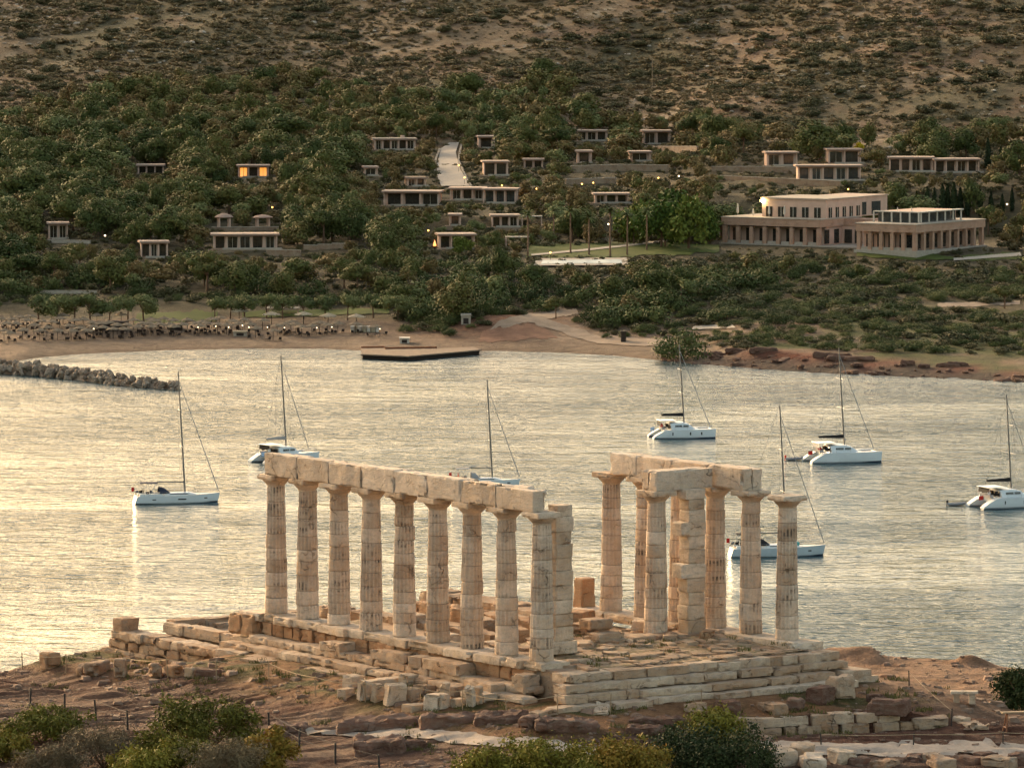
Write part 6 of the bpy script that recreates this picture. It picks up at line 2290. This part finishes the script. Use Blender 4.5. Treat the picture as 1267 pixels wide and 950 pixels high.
# hillside scrub
P, px_, py_, sc_ = sites(1600, 2440, 3.7, 220)
up = py_ < inv_poly(px_, WOOD_UP) + 14
n1 = fbm(P[:, 0] / 38, P[:, 1] / 55, seed=95, oct=4)
n2 = fbm(P[:, 0] / 9, P[:, 1] / 13, seed=96, oct=2)
gull = np.exp(-(((P[:, 0] - 60 - (P[:, 1] - 1900) * .18) / 34) ** 2))
dn = .66 + 1.15 * n1 + .45 * n2 + .35 * gull + .2 * smooth(700, 300, px_) * smooth(0, 60, py_) + .18 * smooth(500, 250, px_) * smooth(60, 20, py_) * 0
def track_mask(a, b):
    return (np.abs(b - np.interp(a, [-80, 60, 100, 130, 165, 175], [62, 50, 45, 38, 28, 4])) < 4.5) & (a < 180)
track = track_mask(px_, py_)
dn = np.where(track & (px_ < 180), 0, dn)
up &= rv.uniform(size=len(P)) < dn
up &= ~((py_ > 10) & (track) & (px_ < 180))
h = np.clip(rv.lognormal(.0, .5, len(P)), .3, 3.0)
up &= clear_of(px_, py_ - h / sc_, py_, h * 1.3 / sc_, P[:, 1])
idx = np.nonzero(up)[0]
idx = idx[np.argsort(-h[idx] / sc_[idx])]
vis = [k for k in idx if -5 < px_[k] < 1272 and py_[k] > 2]
big = set(vis[:300])
for k in vis[:300]:
    side = 'left part' if px_[k] < 420 else 'middle' if px_[k] < 850 else 'right part'
    plant('shrub', P[k], h[k], rv.uniform(0, 6.28), 'hill_shrub', 'large rounded olive shrub on the ' + side + ' of the dry hillside', 'shrub', 'large shrubs on the ' + side + ' of the hillside', rv.uniform(1.2, 2.0))
rest_s = [('shrub', P[k], h[k], rv.uniform(0, 6.28), rv.uniform(1.2, 2.1)) for k in idx if k not in big]
print('trees', len(trees), 'shrubs', len(shrubs), 'under', len(under), 'scrub', len(rest_s))
mass('hill_scrub', rest_s, m_hillscrub, 'low olive scrub dotting the dry hillside up to the top', 'scrub', .22)
P, px_, py_, sc_ = sites(1640, 2440, 2.9, 150)
ok = (py_ < inv_poly(px_, WOOD_UP) + 6) & (rv.uniform(size=len(P)) < .42 + .5 * fbm(P[:, 0] / 22, P[:, 1] / 30, seed=98)) & ~(track_mask(px_, py_))
mass('hill_tufts', [('shrub', P[k], rv.uniform(.18, .5), 0.0, rv.uniform(1.2, 2.4)) for k in np.nonzero(ok)[0]], m_hillscrub, 'small dry tufts and cushions growing between the scrub of the hillside', 'tufts', .05)
# rocks and dry tufts between the scrub
P, px_, py_, sc_ = sites(1640, 2400, 6.5, 200)
ok = (py_ < inv_poly(px_, WOOD_UP) + 6) & (rv.uniform(size=len(P)) < .32 + .8 * fbm(P[:, 0] / 30, P[:, 1] / 40, seed=97))
VV, FF, n = [], [], 0
cube = np.array([(-1, -1, -.5), (1, -1, -.5), (1, 1, -.5), (-1, 1, -.5), (-.7, -.7, .8), (.7, -.8, .7), (.6, .7, .9), (-.8, .6, .7)])
cf = np.array([(4, 5, 6, 7), (0, 1, 5, 4), (1, 2, 6, 5), (2, 3, 7, 6), (3, 0, 4, 7)])
for k in np.nonzero(ok)[0]:
    for j in range(3):
        s = rv.lognormal(-1.25, .5)
        q = P[k] + np.array([rv.normal(0, 1.6), rv.normal(0, 1.6), 0])
        VV.append(rot(cube * (s, s * .8, s * .5) * rv.uniform(.7, 1.3, (8, 3)), 0, 0, rv.uniform(0, 6)) + q)
        FF.append(cf + n)
        n += 8
m_hrock = mat_plain('hill_rock', (.40, .33, .26), .95, .1, vary=.25, scale=.3)
tag(link('hill_rocks', fast_mesh('hill_rocks', np.concatenate(VV), np.concatenate(FF), m_hrock)), 'pale loose stones strewn between the scrub of the hillside', 'stones', kind='stuff')
# ------------------------------------------------------------------ beach, jetty, breakwater, shore rocks
m_thatch = mat_plain('thatch', (.21, .155, .105), .95, .1, vary=.35, scale=3)
m_thatchl = mat_plain('pale_thatch', (.33, .27, .19), .95, .1, vary=.3, scale=3)
m_lounger = mat_plain('dark_lounger', (.045, .033, .028), .85, .1, vary=.3)
m_deckw = mat_plain('jetty_planks', (.21, .15, .11), .9, .1, vary=.2)
m_pile = mat_plain('wet_piles', (.035, .025, .02), .9, .1)
mbp = MB()
mbp.tube([(0, 0, -.3), (0, 0, 2.3)], .055, 6)
mbc = MB()
rg = np.random.default_rng(4)
prof = [(1.42, 1.86), (1.36, 1.98), (.9, 2.18), (.42, 2.38), (.05, 2.56)]
V, Fc = [], []
for r, z in prof:
    for k in range(22):
        a = 2 * pi * k / 22
        rr = r * (1 + (.07 * rg.normal() if r > 1.3 else .03 * rg.normal()))
        V.append((rr * cos(a), rr * sin(a), z + .03 * rg.normal()))
for i in range(4):
    for k in range(22):
        Fc.append((i * 22 + k, i * 22 + (k + 1) % 22, (i + 1) * 22 + (k + 1) % 22, (i + 1) * 22 + k))
Fc.append(tuple(range(88, 110)))
Fc.append(tuple(range(22))[::-1])
mbc.add(V, Fc)
um_pole = mbp.build('pole', m_dark)
um_can = mbc.build('canopy', m_thatch)
UMB = [(5, 421), (11, 424), (28, 420), (19, 412), (14, 407), (2, 406), (24, 404), (42, 414), (38, 403), (49, 421), (58, 417), (71, 421), (64, 410), (85, 415), (99, 418), (92, 408), (115, 416), (103, 407), (127, 417), (134, 411), (145, 414), (157, 414), (165, 408), (176, 412), (187, 407), (187, 416), (197, 413), (203, 406), (215, 416), (214, 408), (232, 408), (241, 412), (250, 410), (262, 407), (280, 414), (272, 405), (295, 412), (309, 413), (316, 418), (343, 415), (338, 421), (373, 416), (405, 414), (418, 412), (440, 413), (465, 416), (325, 408), (360, 410), (78, 402), (120, 402), (150, 401), (8, 412), (33, 408), (52, 409), (74, 406), (88, 421), (107, 421), (113, 411), (124, 412), (140, 419), (153, 419), (170, 416), (183, 412), (192, 409), (209, 413), (225, 413), (247, 415), (256, 412), (269, 413), (287, 409), (302, 407), (352, 413), (366, 413), (386, 415), (395, 411)]
um0 = None
for k, (x, y) in enumerate(UMB):
    p = farp(x, y)
    o = empty('beach_umbrella', tuple(p), k * .7)
    o.scale = (1.18, 1.18, 1.08)
    tag(o, 'dark thatched umbrella on a thin pole on the left half of the beach' if x < 160 else 'dark thatched umbrella on a thin pole on the right half of the beach', 'umbrella', 'thatched umbrellas on the left half of the beach' if x < 160 else 'thatched umbrellas on the right half of the beach')
    for c in (um_pole, um_can):
        if k == 0:
            c.parent = o
        else:
            q = c.copy()
            col.objects.link(q)
            q.parent = o
BIG = [(336, 401, 'broad pale thatched parasol, first of four at the back of the beach'), (375.5, 401, 'broad pale thatched parasol, second of four at the back of the beach'), (406, 403, 'broad pale thatched parasol, third of four at the back of the beach'), (441, 404, 'broad pale thatched parasol, last of four at the back of the beach'), (296, 397, 'pale thatched parasol at the right end of the green lawn')]
for k, (x, y, lb) in enumerate(BIG):
    p = farp(x, y)
    o = empty('large_parasol', tuple(p), k * .7)
    o.scale = (1.5, 1.5, 1.15)
    tag(o, lb, 'parasol', 'pale thatched parasols behind the beach')
    for c, m in ((um_pole, None), (um_can, m_thatchl)):
        q = c.copy()
        if m:
            q.data = c.data.copy()
            q.data.materials[0] = m
        col.objects.link(q)
        q.parent = o
# loungers
mb = MB()
mb.box((0, 0, .30), (.62, 1.35, .09))
mb.box((0, .88, .58), (.62, .09, .62), tilt=(-.5, 0))
lo_seat = mb.build('seat', m_lounger)
mb = MB()
for x in (-.26, .26):
    for y in (-.55, .6):
        mb.box((x, y, .13), (.05, .05, .28))
    mb.box((x, .02, .25), (.052, 1.2, .05))
mb.box((0, .02, .248), (.5, .05, .045))
lo_leg = mb.build('frame', m_dark)
k = 0
for x, y in UMB:
    for dx, dy in ((-1.3, -.6), (1.5, .4)):
        p = farp(x, y)
        X, Y = p[0] + dx + rv.normal(0, .4), p[1] + dy + rv.normal(0, .8)
        o = empty('sun_lounger', (X, Y, float(far_h(X, Y)) + .02), pi + rv.normal(0, .35))
        tag(o, 'dark sun lounger under the umbrellas on the left half of the beach' if x < 160 else 'dark sun lounger under the umbrellas on the right half of the beach', 'sun lounger', 'loungers on the left half of the beach' if x < 160 else 'loungers on the right half of the beach')
        for c in (lo_seat, lo_leg):
            if k == 0:
                c.parent = o
            else:
                q = c.copy()
                col.objects.link(q)
                q.parent = o
        k += 1
BL = [(308, 405), (331, 405), (352, 405.6), (373, 405.6), (392, 405.6), (410.6, 405), (470, 407)]
for k, (x, y) in enumerate(BL):
    lamp(x, y, 1.6, 'small lit lamp on the low wall at the back of the beach', m_lampw, .13, 'lit lamps along the back of the beach')
for k, (x, y, lb) in enumerate(((116, 407, 'lit lamp beside the dark hut behind the left beach'), (245, 405, 'lit lamp above the umbrellas left of the beach bar'), (267, 404, 'lit lamp at the left side of the beach bar'), (283, 405, 'left of two lit lamps over the beach bar'), (300, 403, 'right of two lit lamps over the beach bar'))):
    lamp(x, y, 2.0, lb, m_lampw, .14, 'lit lamps near the beach bar')
def hut(px0, px1, ytop, ybase, label, m, roof, name='beach_hut'):
    p = farp((px0 + px1) / 2, ybase)
    s = scale_at(p)
    w, h = (px1 - px0) * s, (ybase - ytop) * s
    o = empty(name, tuple(p))
    tag(o, label, 'hut')
    mb = MB()
    mb.box((0, 1.2, h * .42), (w * .9, 2.4, h * .84))
    mb.build('wall', m, o)
    mb = MB()
    mb.prism([(-w / 2, -.4), (w / 2, -.4), (w / 2, 3), (-w / 2, 3)], h * .84, h)
    mb.build('roof', roof, o)
    mb = MB()
    mb.box((0, -.02, h * .35), (w * .5, .08, h * .55))
    mb.build('opening', m_lounger, o)
hut(119, 158, 398, 409, 'long dark hut between the tree row and the left beach', m_dark, m_lounger)
hut(209, 226, 401, 408, 'small dark hut right of the lawn behind the beach', m_dark, m_rust)
hut(94, 103, 403, 409, 'little wooden hut left of the long dark hut', m_wood, m_wood)
hut(494, 507, 418, 425, 'white box kiosk standing behind the jetty', m_whitep, m_whitep, 'kiosk')
hut(570, 583, 389, 402, 'pale kiosk with a pointed roof among the shore trees', m_pale, m_pale, 'kiosk')
hut(768, 775, 410, 424, 'dark gate shed at the top of the boat ramp', m_dark, m_dark, 'shed')
hut(288, 306, 410, 416, 'pale beach bar counter among the umbrellas', m_pale, m_thatchl, 'beach_bar')
for k in range(7):                                            # jars and screens behind the last umbrellas
    x = 436 + 5 * k
    p = farp(x, 411)
    mb = MB()
    mb.stone((0, 0, .7), (1.0, .9, 1.5), .4 * k, seed=800 + k, r=.2, amp=.15)
    o = mb.build('beach_planter', m_thatchl if k % 2 else m_whitep, smooth=True, loc=tuple(p))
    tag(o, 'pale planter or screen in the short row at the right end of the beach', 'planter', 'pale planters at the right end of the beach')
# jetty
p0, p1 = px_at_z(447, 437, 1.1), px_at_z(596, 430, 1.1)
c0 = px_at_z(447, 430, 1.1)
jt = empty('jetty', (p0[0], p0[1], 0))
tag(jt, 'low wooden bathing jetty jutting out at the right end of the beach', 'jetty')
top = [px_at_z(447, 438, 1.1), px_at_z(505, 440.5, 1.1), px_at_z(596, 432.5, 1.1), px_at_z(585, 429, 1.1), px_at_z(540, 431, 1.1), px_at_z(535, 429.5, 1.1), px_at_z(476, 430.5, 1.1), px_at_z(447, 431, 1.1)]
mb = MB()
mb.prism([(q[0] - p0[0], q[1] - p0[1]) for q in top], .84, 1.1)
mb.build('deck', m_deckw, jt)
mb = MB()
mb.prism([((q[0] - p0[0]) * .97 + .3, (q[1] - p0[1]) * .97 + .4) for q in top], -.6, .82)
mb.build('support', m_pile, jt)
for (xa, ya), (xb, yb) in (((447, 430.5), (476, 430)), ((476, 431.5), (540, 430.5))):
    a, b = px_at_z(xa, ya, 1.1), px_at_z(xb, yb, 1.1)
    d = b - a
    mb = MB()
    mb.box(((a[0] + b[0]) / 2 - p0[0], (a[1] + b[1]) / 2 - p0[1] - .4, 1.3), (math.hypot(d[0], d[1]), .7, .4), math.atan2(d[1], d[0]))
    mb.build('bench', m_rust, jt)

# breakwater of tumbled boulders
m_bw = mat_stone('breakwater_rock', (.34, .265, .20), (.22, .155, .11), (.40, .33, .27), .3, cell=.5)
bw_m = []
for k in range(8):
    mb = MB()
    rgk = np.random.default_rng(850 + k)
    mb.stone((0, 0, 0), tuple(rgk.uniform(.75, 1.25, 3) * (1.25, 1.0, .85)), 0, seed=850 + k, r=.25, amp=.16, chip=.5, cell=.24, freq=1.1)
    o = mb.build('breakwater_boulder', m_bw)
    bw_m.append(o.data)
    bpy.data.objects.remove(o)
axis = [(-60, 449), (0, 461), (50, 464), (100, 470), (150, 476), (190, 480), (219, 482)]
ax = np.array([px_at_z(x, y, 0.0)[:2] for x, y in axis])
cum = np.concatenate([[0], np.cumsum(np.hypot(*np.diff(ax, axis=0).T))])
mb = MB()
core = []
for s in np.linspace(0, 1, 24):
    c = np.array([np.interp(s * cum[-1], cum, ax[:, i]) for i in (0, 1)])
    w = 3.8 * (1 - .45 * s)
    h = 2.4 * (1 - .55 * s)
    core.append(np.array([(c[0], c[1] - w, -1), (c[0], c[1] - w * .4, h * .75), (c[0], c[1] + w * .4, h * .75), (c[0], c[1] + w, -1)]))
mb.add(*loft(core))
tag(mb.build('breakwater_core', m_bw), kind='structure')
nb_ = 0
while nb_ < 290:
    s = rv.uniform() ** .95
    c = np.array([np.interp(s * cum[-1], cum, ax[:, i]) for i in (0, 1)])
    w = 5.6 * (1 - .45 * s)
    h = 2.9 * (1 - .52 * s)
    u = rv.uniform(-1, 1)
    if u > .6:
        u = rv.uniform(-1, .6)
    z = h * (1 - u * u) ** .8 - .25 + rv.normal(0, .15)
    o = link('breakwater_boulder', bw_m[nb_ % 8], None, (c[0] + rv.normal(0, .4), c[1] + u * w, z))
    o.rotation_euler = tuple(rv.uniform(0, 6.28, 3))
    f = rv.lognormal(-.02, .24)
    o.scale = (f, f * rv.uniform(.8, 1.1), f * rv.uniform(.8, 1.1))
    tag(o, 'dark tumbled boulder of the breakwater jutting in from the left', 'boulder', 'boulders of the breakwater')
    nb_ += 1

# shore rocks along the red cliff on the right
m_shr = mat_stone('shore_rock', (.20, .105, .07), (.12, .065, .048), (.16, .11, .085), .4, cell=.5)
sr_m = []
for k in range(6):
    mb = MB()
    rgk = np.random.default_rng(880 + k)
    mb.stone((0, 0, 0), tuple(rgk.uniform(.7, 1.3, 3) * (1.9, 1.2, .7)), 0, seed=880 + k, r=.2, amp=.2, chip=.5, cell=.24, freq=1.1)
    o = mb.build('shore_rock', m_shr)
    sr_m.append(o.data)
    bpy.data.objects.remove(o)
for k in range(80):
    x = rv.uniform(815, 1275)
    X0 = px_at_z(x, 458, 0.0)[0]
    t_ = rv.uniform(-2.0, 12) if k % 3 else rv.uniform(-2.5, 2)
    Y = float(shore(X0)) + t_
    z = float(far_h(X0, Y))
    o = link('shore_rock', sr_m[k % 6], None, (X0, Y, max(z, -.15) + .05))
    o.rotation_euler = (rv.uniform(-.25, .25), rv.uniform(-.25, .25), rv.uniform(0, 6.28))
    f = rv.lognormal(-.35, .42)
    o.scale = (f, f, f * .8)
    tag(o, 'dark red rock at the foot of the red cliff on the right shore', 'rock', 'rocks at the foot of the red cliff')
# cliff slabs: ledges of bedded red rock
for k in range(18):
    x = rv.uniform(865, 1280)
    X0 = px_at_z(x, 458, 0.0)[0]
    Y = float(shore(X0)) + rv.uniform(10.5, 16.5)
    z = float(far_h(X0, Y))
    o = link('cliff_ledge', sr_m[(k * 5) % 6], None, (X0, Y, z + .1))
    o.rotation_euler = (rv.uniform(-.1, .1), rv.uniform(-.1, .1), rv.uniform(-.3, .3))
    o.scale = (rv.uniform(1.4, 3.2), rv.uniform(.9, 1.5), rv.uniform(1.0, 1.9))
    tag(o, 'red brown ledge of bedded rock in the face of the cliff on the right shore', 'rock ledge', 'ledges in the face of the red cliff')
# telegraph poles on the hill
for x, y, h, lb in ((807, 112, 40, 'lone wooden pole on the hillside above the villas'), (1128, 26, 14, 'faint pole high on the right hillside'), (577, 22, 14, 'faint pole high on the middle of the hillside')):
    p = farp(x, y)
    s = scale_at(p)
    o = empty('utility_pole', tuple(p))
    tag(o, lb, 'pole')
    mb = MB()
    mb.tube([(0, 0, -.3), (0, 0, h * s)], .14, 6)
    mb.build('pole_shaft', m_wood, o)
    mb = MB()
    mb.box((0, 0, h * s - .6), (1.8, .12, .12))
    mb.build('crossarm', m_wood, o)
